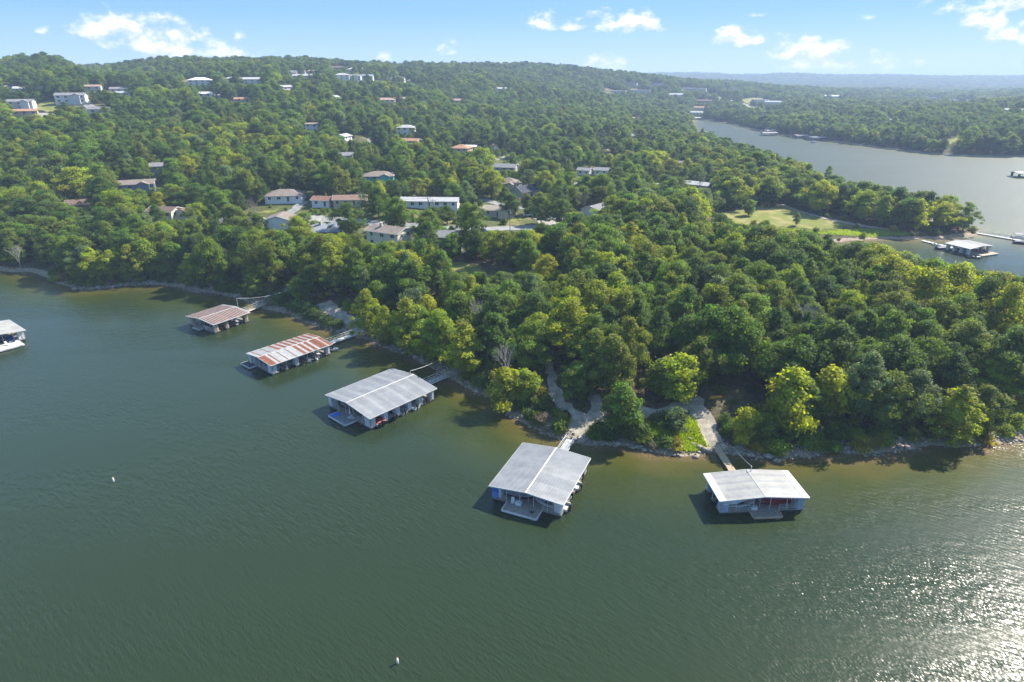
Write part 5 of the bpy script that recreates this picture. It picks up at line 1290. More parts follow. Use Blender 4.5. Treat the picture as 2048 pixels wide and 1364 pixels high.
# trees the photograph shows one by one: kind, pixel of the foot, height, half spread, colour, label
HAND = [
 ('sycamore_tree', 738, 676, 13.5, 4.2, 'yellow green', 'yellow green sycamore at the foot of the gravel track beside the lattice gangway'),
 ('sycamore_tree', 775, 692, 11, 3.2, 'yellow green', 'smaller sycamore between two taller ones on the bank past the lattice gangway'),
 ('sycamore_tree', 818, 702, 14.5, 4.6, 'bright yellow green', 'tallest bright sycamore on the bank between the rusted and the wide dock'),
 ('sycamore_tree', 880, 726, 14, 4.8, 'yellow green', 'broad sycamore leaning over the shore above the wide dock'),
 ('sycamore_tree', 930, 748, 13, 4.6, 'bright yellow green', 'bright sycamore above the railed gangway of the wide dock'),
 ('oak_tree', 845, 690, 11, 4.2, 'mid green', 'green tree tucked behind the bright sycamores on the bank'),
 ('young_tree', 1010, 816, 9.5, 3.4, 'bright yellow green', 'bright shore tree with a bare branch standing out behind it'),
 ('young_tree', 1050, 806, 8, 2.8, 'yellow green', 'yellow green tree touching the gravel track bend'),
 ('oak_tree', 1153, 800, 8.5, 3.5, 'mid green', 'rounded dark tree islanded by the gravel track'),
 ('sycamore_tree', 1240, 872, 11.5, 3.6, 'mid green', 'tall tree standing alone on the bank between the two nearest docks'),
 ('young_tree', 1262, 876, 6, 2.4, 'dark green', 'dark small tree under the lone tall tree on the bank'),
 ('young_tree', 1352, 862, 5.2, 1.9, 'grey green', 'grey green small tree in the grass beside the gravel track'),
 ('young_tree', 1362, 800, 10.5, 4.3, 'bright yellow green', 'golden lit tree by the meeting of the gravel tracks'),
 ('young_tree', 1320, 795, 9, 3.2, 'olive green', 'olive tree beside the golden lit tree at the tracks'),
 ('young_tree', 1488, 884, 7.5, 2.3, 'bright yellow green', 'slim bright tree on the bank next to the plank footbridge'),
 ('young_tree', 1525, 882, 6, 2.2, 'olive green', 'small olive tree on the bank past the plank footbridge'),
 ('sycamore_tree', 1600, 855, 10.5, 3.4, 'mid green', 'mid green tree at the edge of the wood above the small dock'),
 ('young_tree', 1650, 835, 11, 4.0, 'bright yellow green', 'wide golden topped tree in the wood edge above the small dock'),
 ('sycamore_tree', 1900, 888, 12.5, 4.3, 'yellow green', 'large yellow green sycamore at the waterline in bright glitter'),
 ('sycamore_tree', 1955, 860, 10, 3.6, 'olive green', 'olive tree behind the large waterline sycamore'),
 ('sycamore_tree', 1990, 800, 11, 4.0, 'yellow green', 'yellow green tree above the sunny grass bank'),
 ('sycamore_tree', 194, 563, 12, 3.6, 'bright yellow green', 'bright sycamore with pale trunk on the stony spit'),
 ('sycamore_tree', 228, 562, 11, 3.4, 'yellow green', 'middle sycamore of three on the stony spit'),
 ('sycamore_tree', 266, 562, 12.5, 4.2, 'yellow green', 'broad sycamore at the end of the stony spit'),
 ('sycamore_tree', 386, 570, 11, 3.2, 'yellow green', 'yellow green tree over the water past the stony spit'),
 ('cedar_tree', 446, 584, 10, 2.3, 'mid green', 'narrow dark tree on the bank behind the striped dock'),
 ('sycamore_tree', 515, 592, 10, 3.4, 'yellow green', 'yellowish tree on the bank above the striped dock'),
 ('young_tree', 600, 602, 8, 2.8, 'yellow green', 'bright small tree over the bank by the sagging cable'),
 ('sycamore_tree', 615, 585, 10.5, 2.8, 'bright yellow green', 'bright narrow tree above the low plank gangway'),
 ('sycamore_tree', 1258, 520, 13, 4.6, 'bright yellow green', 'tall golden green tree behind the bare street tree'),
 ('sycamore_tree', 1225, 645, 13.5, 4.4, 'yellow green', 'tall light green crown rising in the middle of the wood'),
 ('sycamore_tree', 845, 560, 13, 4.4, 'mid green', 'light green tree on the slope below the cream two storey house'),
 ('oak_tree', 600, 500, 12, 4.6, 'yellow green', 'light green tree in front of the grey blue roofed house'),
 ('oak_tree', 492, 488, 6.0, 3.6, 'brown', 'orange brown autumn tree in front of the dark blue house'),
 ('oak_tree', 700, 476, 13.5, 6.0, 'dark green', 'huge dark oak between the awning house and the cream house'),
 ('oak_tree', 795, 462, 12.5, 5.4, 'mid green', 'big round green tree across the street from the cream house'),
 ('oak_tree', 1120, 452, 11.5, 4.6, 'dark green', 'dark oak rising from the parking apron'),
 ('oak_tree', 1082, 450, 11.5, 4.6, 'dark green', 'broad dark oak in front of the beige cottage'),
 ('oak_tree', 1020, 436, 10, 3.8, 'dark green', 'dark oak beside the beige cottage gable'),
 ('oak_tree', 1190, 500, 12.5, 5.6, 'dark green', 'wide dark oak with spreading crown below the parking apron'),
 ('oak_tree', 858, 522, 13.0, 5.2, 'dark green', 'big dark oak hiding the end of the porch house'),
 ('oak_tree', 906, 520, 9.0, 3.6, 'mid green', 'green tree against the other end of the porch house'),
 ('oak_tree', 520, 480, 10, 3.8, 'mid green', 'green tree between the dark blue house and the balcony house'),
 ('oak_tree', 612, 478, 10.5, 4.0, 'mid green', 'green tree between the balcony house and the awning house'),
 ('oak_tree', 935, 468, 12.0, 4.2, 'mid green', 'upright green tree at the street edge'),
 ('oak_tree', 1265, 372, 11, 4.6, 'dark green', 'round dark tree beside the pale drive'),
 ('oak_tree', 1355, 388, 9, 4.6, 'mid green', 'low round tree beside the dilapidated building'),
 ('oak_tree', 1322, 345, 11, 5.0, 'grey green', 'pale silvery green tree above the pale drive'),
 ('cedar_tree', 1540, 414, 10, 3.6, 'deep green', 'dark park tree nearest the gravel path'),
 ('cedar_tree', 1520, 411, 10.5, 3.6, 'deep green', 'dark park tree with two trunks at the lawn edge'),
 ('oak_tree', 1455, 421, 9, 3.8, 'dark green', 'dark tree on the lawn end of the park'),
 ('young_tree', 1496, 432, 8, 3.0, 'mid green', 'small tree standing out on the park lawn'),
 ('oak_tree', 1425, 424, 9, 3.8, 'dark green', 'shady tree at the corner of the park lawn'),
 ('young_tree', 1592, 452, 6, 1.4, 'grey green', 'thin sapling at the edge of the park lawn'),
 ('sycamore_tree', 1655, 358, 13, 3.6, 'mid green', 'tall loose tree on the channel shore beyond the park'),
 ('oak_tree', 1925, 462, 13, 5.2, 'mid green', 'last broad tree on the tip of the park point'),
 ('oak_tree', 1880, 452, 12.5, 5.2, 'olive green', 'olive tree behind the tip of the park point'),
 ('oak_tree', 1820, 452, 12.5, 5.2, 'mid green', 'broad green tree above the gravel end of the park path'),
 ('oak_tree', 1760, 440, 13, 5.2, 'mid green', 'full green tree in the middle of the park point row'),
 ('oak_tree', 1700, 432, 13, 5.4, 'dark green', 'tall dark tree at the start of the park point row'),
]
ALLTREES = []      # x, y, height, radius, kind, tint, label
hp = on_many([(h[1], h[2]) for h in HAND])
for h, (x, y) in zip(HAND, hp): ALLTREES.append((x, y, h[3], h[4], h[0], h[5], h[6]))

# scattered trees
cam_h = H
TG = np.array(TARGETS)
t_d = np.hypot(TG[:, 0], TG[:, 1]); t_az = np.arctan2(TG[:, 0], TG[:, 1]); t_hw = TG[:, 2] / t_d; t_sl = (TG[:, 3] - H) / t_d
# open water the wood does not hide: points on the cove and the channel
WAT = [P(u, v) for u, v in [(1800, 492), (1840, 500), (1870, 510), (1890, 520), (1930, 525), (1960, 532), (2000, 540), (2040, 548), (1980, 500), (1900, 470), (1985, 450), (2020, 440), (1960, 425), (1860, 382), (1800, 372), (1730, 362), (1690, 352), (1660, 342), (1610, 322), (1560, 306), (1530, 296), (1500, 286), (1460, 274), (1420, 264), (1405, 250)]]
WT = np.array(WAT); wt_d = np.hypot(WT[:, 0], WT[:, 1]); wt_az = np.arctan2(WT[:, 0], WT[:, 1]); wt_sl = (0 - H) / wt_d
B_d = np.concatenate([t_d, wt_d]); B_az = np.concatenate([t_az, wt_az]); B_hw = np.concatenate([t_hw, np.full(len(wt_d), .018)]); B_sl = np.concatenate([t_sl, wt_sl]); B_cl = np.concatenate([TG[:, 4], np.full(len(wt_d), .95)])

def near_line(x, y, l, r):
    out = np.zeros(len(x), bool)
    for a in range(0, len(l), 1):
        out |= (x - l[a, 0]) ** 2 + (y - l[a, 1]) ** 2 < r * r
    return out

def scatter(y0, y1, step, hmin, hmax, keepp, seed):
    g = np.random.default_rng(seed)
    ys = np.arange(y0, y1, step * .87)
    X, Y = [], []
    for j, yy in enumerate(ys):
        hw = yy * 1.12 + 110
        xs = np.arange(-hw, hw, step) + (j % 2) * step / 2
        X.append(xs); Y.append(np.full(len(xs), yy))
    X = np.concatenate(X); Y = np.concatenate(Y)
    X = X + g.uniform(-.42, .42, len(X)) * step; Y = Y + g.uniform(-.42, .42, len(Y)) * step
    k = g.random(len(X)) < keepp; X, Y = X[k], Y[k]
    s = shore_dist(X, Y); k = s > 2.8 + g.random(len(X)) * 1.5; X, Y, s = X[k], Y[k], s[k]
    stand = np.sin(X * .021 + 1.3 * np.sin(Y * .017)) * np.sin(Y * .026 + .9 * np.sin(X * .013)) + .5 * np.sin(X * .061 + Y * .043)
    ht = g.uniform(hmin, hmax, len(X)) * np.clip(.55 + s / 16, .6, 1.0) * (1 + .16 * stand)
    ok = (stand < .98) | (g.random(len(X)) < .25) if y0 > 300 else np.ones(len(X), bool)     # small clearings in the woods
    if y0 < 1500:
        for (fx, fy, fr) in FOOT: ok &= (X - fx) ** 2 + (Y - fy) ** 2 > (fr + 1.5) ** 2
        for l, wd in ROADS:
            ok &= ~near_line(X, Y, l[::2], wd / 2 + 1.6)
        for poly in LAWNS: ok &= ~in_poly(X, Y, poly)
        for t in [(40, 111, 6), (46, 117, 5.5), (35, 108, 5), (31, 105, 5)]: ok &= (X - t[0]) ** 2 + (Y - t[1]) ** 2 > t[2] ** 2   # the open sunny corner by the footbridge
        for t in HAND_XY: ok &= (X - t[0]) ** 2 + (Y - t[1]) ** 2 > (t[2] * .95) ** 2
        res = in_poly(X, Y, RESID[0]); ok &= ~(res & (g.random(len(X)) < .38))
    X, Y, ht, s = X[ok], Y[ok], ht[ok], s[ok]
    Z = height(X, Y, s)
    d = np.hypot(X, Y); az = np.arctan2(X, Y)
    drop = np.zeros(len(X), bool)
    for a in range(len(B_d)):
        m = (d < B_d[a] + 1) & (np.abs(az - B_az[a]) < B_hw[a] + 4.2 / d)
        top = (Z + ht - H) / d
        bad = m & (top > B_sl[a])
        short = (B_sl[a] * d + H - Z)                       # a lower tree would still leave the view open
        fit = bad & (short > 4.5)
        r = g.random(len(X)) < B_cl[a]
        ht = np.where(fit & r, np.minimum(ht, short * .97), ht)
        drop |= bad & ~fit & r
    k = ~drop
    return X[k], Y[k], ht[k], s[k], g
HAND_XY = [(t[0], t[1], t[3]) for t in ALLTREES]

def pick(g, x, y, s, n, shift=0.0):
    """kind and colour: bright trees by the water, cedars on the slopes, oaks elsewhere"""
    r = g.random(n); r2 = g.random(n)
    patchy = np.sin(x * .045 + 1.7 * np.sin(y * .031)) + np.sin(y * .052 + x * .02)
    kinds, tints = [], []
    for i in range(n):
        if s[i] < 9 and r[i] < .55: kinds.append('young_tree' if r2[i] < .5 else 'sycamore_tree')
        elif r[i] < .06: kinds.append('cedar_tree')
        elif r[i] < .30: kinds.append('sycamore_tree')
        else: kinds.append('oak_tree')
        q = r2[i] + .10 * patchy[i] + (-.16 if s[i] < 9 else 0) + shift
        if kinds[-1] == 'cedar_tree': t = 'deep green' if q > .4 else 'grey green'
        elif q < .04: t = 'bright yellow green'
        elif q < .17: t = 'yellow green'
        elif q < .36: t = 'olive green'
        elif q < .64: t = 'mid green'
        elif q < .68: t = 'grey green'
        elif q < .93: t = 'dark green'
        else: t = 'deep green'
        tints.append(t)
    return kinds, tints

X, Y, ht, s, g = scatter(100, 430, 6.7, 9, 15.5, .98, 11)
inview = np.abs(X) < 1.1 * Y + 110
X, Y, ht, s = X[inview], Y[inview], ht[inview], s[inview]
kinds, tints = pick(g, X, Y, s, len(X))
score = ht / np.hypot(X, Y); score[np.abs(X) > .80 * Y * CP + 20] *= .5
order = np.argsort(-score)
cnt = {'oak_tree': 0, 'sycamore_tree': 0, 'cedar_tree': 0, 'young_tree': 0}
LIM = {'oak_tree': 285, 'sycamore_tree': 150, 'cedar_tree': 60, 'young_tree': 90}
PLACES = [('the narrow striped dock', D1[0]), ('the rusted dock', D2[0]), ('the wide dock', D3[0]), ('the patchy roofed dock', D4[0]), ('the small dock', D5[0]),
          ('the cove dock', D6[0]), ('the track junction', on(1390, 815)), ('the gravel bend', on(1110, 790)), ('the gravel ramp', on(690, 640)), ('the stony spit', on(200, 565)),
          ('the sunny grass bank', on(2000, 850)), ('the park lawn', on(1550, 440)), ('the clearing', on(920, 540)), ('the cream house', on(778, 497)), ('the brown gable house', on(330, 452)),
          ('the dark blue house', on(482, 464)), ('the balcony house', on(560, 473)), ('the porch house', on(888, 506)), ('the parking apron', on(1120, 445)), ('the bare street tree', on(1165, 440)), ('the street', on(650, 438)),
          ('the turquoise house', on(757, 364)), ('the beige cottage', on(1000, 434)), ('the long low house', on(860, 417)), ('the twin gabled ranch', on(268, 382))]
PXY = np.array([p[1][:2] for p in PLACES])
used = {}
def tree_label(kind, x, y, h, tint, sd):
    d = np.hypot(PXY[:, 0] - x, PXY[:, 1] - y); i = int(np.argmin(d)); nm = PLACES[i][0]
    px, py = PXY[i]; dd = d[i]
    vx, vy = px / math.hypot(px, py), py / math.hypot(px, py)
    f = (x - px) * vx + (y - py) * vy; r_ = (x - px) * vy - (y - py) * vx
    if abs(f) > abs(r_): rel = ('beyond' if f > 0 else 'in front of')
    else: rel = 'right of' if r_ > 0 else 'left of'
    far_ = '' if dd < 26 else 'well' if dd < 42 else 'far'
    size = 'tall' if h > 12 else 'small' if h < 8.8 else ''
    where = 'at waterline' if sd < 5 else 'near bank' if sd < 12 else ''
    nmk = {'oak_tree': 'oak', 'sycamore_tree': 'sycamore', 'cedar_tree': 'cedar', 'young_tree': 'sapling'}[kind]
    return ' '.join(w for w in (size, tint, nmk, where, far_, rel, nm) if w)
rest = []
for i in order:
    k = kinds[i]
    if cnt[k] < LIM[k] and abs(X[i]) < .8 * (Y[i] * CP + 24) + 4:
        cnt[k] += 1; ALLTREES.append((X[i], Y[i], ht[i], None, k, tints[i], tree_label(k, X[i], Y[i], ht[i], tints[i], s[i])))
    else: rest.append(i)
# labels that still fall together are told apart by their place in the picture
byl = {}
for j, t in enumerate(ALLTREES): byl.setdefault(t[6], []).append(j)
ORD = ['first', 'second', 'third', 'fourth', 'fifth', 'sixth', 'seventh', 'eighth', 'ninth', 'tenth']
for lab, js in byl.items():
    if len(js) > 1:
        js.sort(key=lambda j: ALLTREES[j][0] / ALLTREES[j][1])
        for q, j in enumerate(js):
            t = ALLTREES[j]; ALLTREES[j] = t[:6] + ((ORD[q] if q < 10 else 'another') + ' from left ' + lab.replace('in front of', 'before'),)
GROUPN = {'oak_tree': 'oaks of the wooded point', 'sycamore_tree': 'sycamores near the shore', 'cedar_tree': 'cedars among the oaks', 'young_tree': 'young trees along the bank'}
for (x, y, h, spd, k, tn, lab) in ALLTREES:
    add_tree(k, x, y, h, spd, tn, lab, GROUPN[k])

# the rest of the woods, one mass each
def woodland(name, label, pts):
    """pts: x, y, z, variant, scale xy, scale z, turn, tint"""
    a = np.array([p[:7] for p in pts], float); tn = np.array([p[7] for p in pts], np.float32)
    me = bpy.data.meshes.new(name); me.vertices.add(len(a)); me.vertices.foreach_set('co', a[:, :3].astype(np.float32).ravel())
    at_ = me.attributes.new('variant', 'INT', 'POINT'); at_.data.foreach_set('value', a[:, 3].astype(np.int32))
    at_ = me.attributes.new('size', 'FLOAT_VECTOR', 'POINT'); at_.data.foreach_set('vector', np.stack([a[:, 4], a[:, 4], a[:, 5]], -1).astype(np.float32).ravel())
    at_ = me.attributes.new('turn', 'FLOAT_VECTOR', 'POINT'); at_.data.foreach_set('vector', np.stack([0 * a[:, 6], 0 * a[:, 6], a[:, 6]], -1).astype(np.float32).ravel())
    at_ = me.attributes.new('tint', 'FLOAT_COLOR', 'POINT'); at_.data.foreach_set('color', np.column_stack([tn, np.ones(len(tn))]).astype(np.float32).ravel())
    o = mobj(name, me); tag(o, label, None, None, 'stuff')
    ng = bpy.data.node_groups.new(name, 'GeometryNodeTree')
    ng.interface.new_socket('Geometry', in_out='INPUT', socket_type='NodeSocketGeometry'); ng.interface.new_socket('Geometry', in_out='OUTPUT', socket_type='NodeSocketGeometry')
    n = ng.nodes; gi = n.new('NodeGroupInput'); go = n.new('NodeGroupOutput')
    m2p = n.new('GeometryNodeMeshToPoints'); iop = n.new('GeometryNodeInstanceOnPoints'); ci = n.new('GeometryNodeCollectionInfo')
    ci.inputs['Collection'].default_value = asset; ci.inputs['Separate Children'].default_value = True; ci.inputs['Reset Children'].default_value = True
    iop.inputs['Pick Instance'].default_value = True
    def na(nm, ty):
        q = n.new('GeometryNodeInputNamedAttribute'); q.data_type = ty; q.inputs[0].default_value = nm; return q.outputs[0]
    L = ng.links
    L.new(gi.outputs[0], m2p.inputs['Mesh']); L.new(m2p.outputs[0], iop.inputs['Points']); L.new(ci.outputs[0], iop.inputs['Instance'])
    L.new(na('variant', 'INT'), iop.inputs['Instance Index']); L.new(na('size', 'FLOAT_VECTOR'), iop.inputs['Scale'])
    L.new(na('turn', 'FLOAT_VECTOR'), iop.inputs['Rotation'])
    L.new(iop.outputs[0], go.inputs[0])
    md = o.modifiers.new('scatter', 'NODES'); md.node_group = ng
    return o
def wood_pts(X, Y, Z, ht, kinds, tints, g, wide=1.0):
    out = []
    for i in range(len(X)):
        q = int(g.integers(NVAR[kinds[i]])); hg = PROTO[(kinds[i], q)][2]; sz = ht[i] / hg
        out.append((X[i], Y[i], Z[i] - .1, VIDX[(kinds[i], q)], sz * wide * g.uniform(.9, 1.2), sz, g.uniform(0, 6.28), jitter_tint(TINTS[tints[i]])))
    return out
rest = np.array(rest)
pts = wood_pts(X[rest], Y[rest], height(X[rest], Y[rest]), ht[rest], [kinds[i] for i in rest], [tints[i] for i in rest], g)
woodland('woodland', 'mixed green trees filling the neighbourhood behind the point', pts)
X, Y, ht, s, g = scatter(430, 950, 7.6, 9.0, 15, .97, 12)
kinds, tints = pick(g, X, Y, s, len(X), .18)
pts = wood_pts(X, Y, height(X, Y, s), ht, kinds, tints, g, 1.08)
X, Y, ht, s, g = scatter(950, 1900, 10.5, 10, 16, .97, 13)
kinds, tints = pick(g, X, Y, s, len(X), .28)
pts += wood_pts(X, Y, height(X, Y, s), ht, kinds, tints, g, 1.35)
woodland('hillside_woodland', 'hazy green woods covering the slopes up to the skyline', pts)
X, Y, ht, s, g = scatter(1900, 4650, 24, 11, 17, .97, 14)
k = np.abs(X) < .84 * Y; k &= (X > -100) & ((Y > 2450) | (X > 300)); X, Y, ht, s = X[k], Y[k], ht[k], s[k]
kinds, tints = pick(g, X, Y, s, len(X), .25)
woodland('ridge_woodland', 'blue hazy woods on the far ridge across the lake', wood_pts(X, Y, height(X, Y, s), ht, kinds, tints, g, 2.5))

# ---- bushes along the waterline, each one
bl = []
g = np.random.default_rng(21)
seg = LP[10:43]
cum = np.concatenate([[0], np.cumsum(np.hypot(*np.diff(seg, axis=0).T))])
HB = [(1090, 850, 2.6, 'dry grey', 'dry grey brown bush at the waterline before the silvery gangway'), (1075, 845, 2.2, 'olive green', 'olive bush next to the dry one before the silvery gangway'), (1120, 845, 2.2, 'yellow green', 'yellow green bush beside the landing of the silvery gangway'),
      (1200, 868, 2.6, 'dark green', 'dark bush at the landing of the silvery gangway'), (1215, 874, 2.4, 'deep green', 'deep green bush under the lone tall tree'), (1290, 885, 2.4, 'olive green', 'olive bush on the bank past the lone tall tree'), (1305, 895, 1.6, 'dry grey', 'dry tuft on the shingle past the lone tall tree'),
      (1330, 892, 2.2, 'mid green', 'green bush beside the bright grass patch'), (1350, 895, 1.8, 'golden', 'golden weed clump on the bright grass patch'), (1330, 845, 2.4, 'dark green', 'dark bush between the track and the bright grass'),
      (1505, 898, 1.8, 'golden', 'golden bush by the plank footbridge'), (1522, 902, 1.6, 'golden', 'second golden bush past the plank footbridge'), (1555, 905, 2.2, 'yellow green', 'yellow green bush at the water past the plank footbridge'),
      (1620, 895, 2.4, 'yellow green', 'bright bush on the bank above the sandy water'), (1640, 898, 2.2, 'olive green', 'olive bush on the bank above the sandy water'), (1665, 900, 2.2, 'mid green', 'green bush on the bank above the sandy water'),
      (1720, 898, 2.6, 'golden', 'large golden bush hanging over the waterline'), (1745, 893, 2.4, 'golden', 'golden bush next to the large one over the waterline'), (1765, 888, 2.4, 'yellow green', 'light bush past the golden ones at the waterline'), (1820, 878, 2.2, 'olive green', 'olive bush above the bare bank'),
      (1970, 885, 1.8, 'golden', 'golden weed clump on the sunny grass bank'), (2010, 870, 2.0, 'yellow green', 'light bush on the sunny grass bank'), (2030, 850, 2.2, 'yellow green', 'light bush higher on the sunny grass bank'),
      (125, 560, 2.8, 'golden', 'golden bush at the tip of the stony spit'), (145, 566, 2.4, 'olive green', 'olive bush at the tip of the stony spit'), (110, 562, 2.2, 'yellow green', 'yellow green bush at the water before the stony spit'),
      (640, 640, 2.8, 'deep green', 'dark bush between the water and the gravel ramp'), (655, 652, 2.6, 'dark green', 'dark green bush lower along the gravel ramp'), (620, 632, 2.8, 'deep green', 'dark bush above the strip of shingle'), (600, 622, 3.0, 'dark green', 'dark rounded bush near the low plank gangway'), (675, 655, 2.0, 'dark green', 'small dark bush at the foot of the gravel ramp'),
      (1785, 462, 2.2, 'golden', 'golden bush by the sandy end of the park path'), (1870, 470, 2.6, 'dark green', 'dark bush at the base of the cove gangway'), (1855, 462, 2.6, 'yellow green', 'yellow bush above the cove gangway'), (1945, 462, 2.6, 'olive green', 'olive bush at the very tip of the park point')]
hp = on_many([(h[0], h[1]) for h in HB])
for h, (x, y) in zip(HB, hp): add_tree('bush', x, y, h[2], h[2] * .8, h[3], h[4], 'bushes along the waterline', 'bush')
pts = []
for i in range(900):
    t = g.uniform(0, cum[-1]); x = np.interp(t, cum, seg[:, 0]); y = np.interp(t, cum, seg[:, 1])
    x += g.normal(0, 3); y += abs(g.normal(0, 5)) + 1.5
    pts.append((x, y))
px_ = np.concatenate([np.array(pts), np.column_stack([g.uniform(-250, 250, 2600), g.uniform(100, 400, 2600)])])
sdv = shore_dist(px_[:, 0], px_[:, 1]); ok = sdv > 1.6
for l, wd in ROADS[:]: ok &= ~near_line(px_[:, 0], px_[:, 1], l, wd / 2 + .9)
for poly in LAWNS: ok &= ~in_poly(px_[:, 0], px_[:, 1], poly)
for (fx, fy, fr) in FOOT: ok &= (px_[:, 0] - fx) ** 2 + (px_[:, 1] - fy) ** 2 > (fr + 2) ** 2
px_ = px_[ok]; sdv = sdv[ok]; zz = height(px_[:, 0], px_[:, 1])
tl = ['dark green', 'mid green', 'olive green', 'yellow green', 'dry grey', 'golden', 'deep green']
up = []
for i in range(len(px_)):
    q = int(g.integers(4)); sc_ = g.uniform(.35, 1.15)
    up.append((px_[i, 0], px_[i, 1], zz[i] - .05, VIDX[('bush', q)], sc_ * g.uniform(.9, 1.3), sc_, g.uniform(0, 6.28), jitter_tint(TINTS[tl[int(g.choice(7, p=[.3, .22, .2, .1, .07, .03, .08]))]])))
woodland('undergrowth', 'scrub and saplings under the trees and along the bank', up)

# ---- dead trees and bare trees
def bare_tree(label, u, v, h, spread, seed, m=M_DEAD, lean=0.0):
    x, y = on(u, v); r = empty('dead_tree', (x, y, hz(x, y) - .1)); tag(r, label, 'tree', 'bare trees')
    g_ = random.Random(seed); tb, bb = MB(), MB()
    def grow(p, d, ln, rad, dep, b):
        q = p + d * ln; b.bar(p, q, rad, 5, rad * .65)
        if dep == 0: return
        for _ in range(3 if dep > 2 else 2 + (g_.random() < .5)):
            nd = (d + Vector((g_.uniform(-1, 1), g_.uniform(-1, 1), g_.uniform(-.25, .7))) * spread).normalized()
            grow(q if g_.random() < .6 else p.lerp(q, .7), nd, ln * g_.uniform(.6, .8), rad * .6, dep - 1, bb)
    top = Vector((lean, 0, h * .35)); tb.bar((0, 0, -.5), top, .2, 6, .14)
    for _ in range(3): grow(top, Vector((g_.uniform(-.5, .5) + lean * .1, g_.uniform(-.5, .5), 1)).normalized(), h * .26, .11, 4, bb)
    tb.build('trunk', m, r); bb.build('branch', m, r); return r
bare_tree('bare grey snag poking out above the bright shore tree', 1022, 798, 12, .55, 3)
bare_tree('leafless brown grey tree by the white gabled house', 1168, 442, 13, .5, 5, paint((.22, .18, .15), .9, .2, 3))
bare_tree('leafless tree rising in front of the dark blue house', 522, 470, 14, .5, 8, paint((.24, .20, .165), .9, .2, 3))
bare_tree('pale bare tree among green crowns in the middle of the wood', 1612, 705, 12, .55, 9)
bare_tree('fallen grey snag at the shaded water edge near the spit', 45, 545, 10, .7, 12)
bare_tree('bare tree on the lawn beside the dilapidated building', 1394, 393, 11, .5, 15, paint((.12, .10, .09), .9, .2, 3))
bare_tree('thin grey snag behind the broad shore sycamore', 968, 690, 12, .55, 18)
bare_tree('bare sapling skeleton in the dark wood above the track', 1262, 760, 9, .5, 22)

# ---- utility poles
def upole(label, u, v, h, rz=0.3):
    x, y = on(u, v); r = empty('utility_pole', (x, y, hz(x, y)), rz); tag(r, label, 'pole', 'utility poles of the neighbourhood')
    b = MB(); b.bar((0, 0, -.5), (0, 0, h), .17, 7, .12); b.build('pole', paint((.30, .26, .22), .9, .15, 3), r)
    b = MB(); b.box(-1.2, 1.2, -.06, .06, h - .7, h - .57); b.build('cross_arm', paint((.30, .26, .22), .9, .15, 3), r)
    for q in (-1.05, 0, 1.05):
        b = MB(); b.bar((q, 0, h - .57), (q, 0, h - .36), .06, 6); b.build('insulator', M_OFFW, r)
    b = MB(); b.bar((.28, 0, h - 2.0), (.28, 0, h - 1.1), .2, 8); b.build('transformer', M_OFFW, r)
    a = Vector((math.cos(rz), math.sin(rz), 0))
    return [Vector((x, y, hz(x, y) + h - .36)) + a * q for q in (-1.05, 1.05)]
PL = [upole('utility pole above the brown roofed gable house', 318, 424, 11), upole('utility pole standing in a gap of trees beyond the dark blue house', 519, 384, 11), upole('pale utility pole in front of the long brown ranch house', 725, 437, 11),
      upole('utility pole in front of the long low house', 858, 446, 10.5), upole('utility pole on the lawn below the beige cottage', 1020, 470, 10), upole('thin utility pole up the drive beyond the tower house', 1132, 352, 11), upole('utility pole beside the dilapidated building', 1407, 380, 10.5), upole('leaning pole by the street lawn', 868, 443, 9)]
for i, (a, b_, lab) in enumerate([(1, 2, 'thin wires sagging from the gap pole to the ranch house pole'), (2, 3, 'thin wires along the street between two poles'), (3, 4, 'thin wires over the street lawn towards the beige cottage'), (0, 1, 'thin wires over the trees beyond the brown roofed house')]):
    m = MB()
    for q in (0, 1):
        pr = None
        for j in range(11):
            t = j / 10; p = PL[a][q].lerp(PL[b_][q], t); p.z -= 1.6 * 4 * t * (1 - t)
            if pr is not None: m.bar(pr, p, .02, 3)
            pr = p
    o = m.build('overhead_wire', M_DARK); tag(o, lab, 'wire', 'overhead wires')

# ---- stones on the bank and tall grass
g = np.random.default_rng(33)
ico = np.array([(0, 0, 1), (.89, 0, .45), (.28, .85, .45), (-.72, .53, .45), (-.72, -.53, .45), (.28, -.85, .45), (.3, .3, -.4), (-.3, .3, -.4), (0, -.4, -.4)])
icf = np.array([(0,1,2), (0,2,3), (0,3,4), (0,4,5), (0,5,1), (1,6,2), (2,7,3), (3,7,4), (4,8,5), (5,8,1), (1,8,6), (2,6,7), (4,7,8)])
N = 7000
t = g.uniform(0, cum[-1], N); x = np.interp(t, cum, seg[:, 0]) + g.normal(0, 1.6, N); y = np.interp(t, cum, seg[:, 1]) + g.normal(.6, 1.6, N)
sv = shore_dist(x, y); k = (sv > -.8) & (sv < 4.5); x, y, sv = x[k], y[k], sv[k]
sz = np.minimum(g.exponential(.16, len(x)) + .07, 1.1); zc = height(x, y, sv)
q = ico[None] * sz[:, None, None] * g.uniform(.7, 1.3, (len(x), 1, 3)) * np.array([1, 1, .6]); a = g.uniform(0, 6.28, len(x))
rx = q[..., 0] * np.cos(a)[:, None] - q[..., 1] * np.sin(a)[:, None]; ry = q[..., 0] * np.sin(a)[:, None] + q[..., 1] * np.cos(a)[:, None]
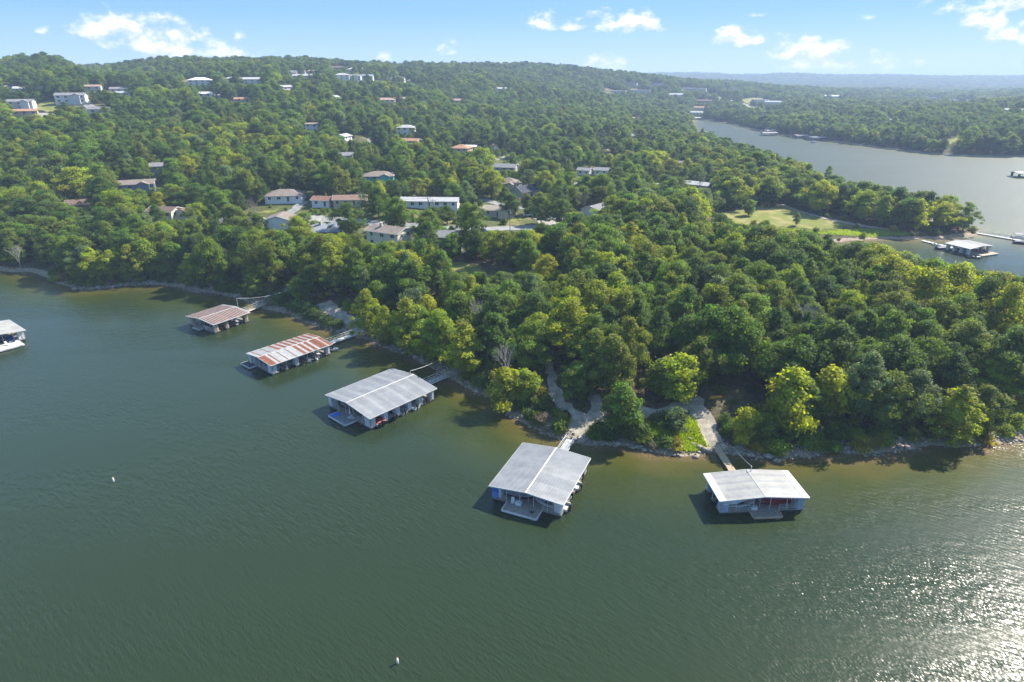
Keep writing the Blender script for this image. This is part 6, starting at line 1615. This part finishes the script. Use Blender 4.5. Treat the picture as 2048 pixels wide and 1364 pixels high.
V = np.stack([rx + x[:, None], ry + y[:, None], q[..., 2] + (zc + sz * .12)[:, None]], -1).reshape(-1, 3)
F = (icf[None] + (np.arange(len(x)) * 9)[:, None, None]).reshape(-1, 3)
o = mobj('gravel', np_mesh('gravel', V, F, M_STONE)); tag(o, 'loose stones along the waterline', None, None, 'stuff')

def blades(name, label, polys, n, h, m):
    Vs, Fs = [], []; b0 = 0
    for poly in polys:
        pa = np.array(poly); lo, hi = pa.min(0), pa.max(0)
        x = g.uniform(lo[0], hi[0], n); y = g.uniform(lo[1], hi[1], n); k = in_poly(x, y, poly) & (shore_dist(x, y) > .5); x, y = x[k], y[k]
        if not len(x): continue
        z = height(x, y); a = g.uniform(0, 6.28, len(x)); hh = h * g.uniform(.4, 1.2, len(x)); wd = .10 + .05 * g.random(len(x))
        ca, sa = np.cos(a) * wd, np.sin(a) * wd; lx, ly = g.normal(0, .3, len(x)) * hh, g.normal(0, .3, len(x)) * hh
        Vs.append(np.stack([np.stack([x - ca, y - sa, z], -1), np.stack([x + ca, y + sa, z], -1), np.stack([x + lx, y + ly, z + hh], -1)], 1).reshape(-1, 3))
        Fs.append(np.arange(len(x) * 3).reshape(-1, 3) + b0); b0 += len(x) * 3
    o = mobj(name, np_mesh(name, np.concatenate(Vs), np.concatenate(Fs), m)); tag(o, label, None, None, 'stuff')
    fattr(o.data, 'leafvar', np.repeat(g.random(b0 // 3), 3)); o['tint'] = (.24, .33, .03)
blades('tall_grass', 'bright tall grass by the footbridge and on the sunny bank', [LAWNS[3] if len(LAWNS) > 3 else LAWNS[0], LAWNS[4]], 9000, .6, M_LEAF)

# ------------------------------------------------------------------ haze
hb = MB(); hb.box(-7100, 7100, -400, 7600, -8.0, 118.0)
t = NT('air')
pv = t.n.new('ShaderNodeVolumePrincipled'); pv.inputs['Color'].default_value = (.52, .67, .93, 1); pv.inputs['Density'].default_value = 0.00021; pv.inputs['Anisotropy'].default_value = 0.05
t.l.new(pv.outputs[0], t.out.inputs['Volume'])
o = hb.build('haze', t.m); tag(o, 'thin blue summer haze over the lake and hills', None, None, 'stuff')
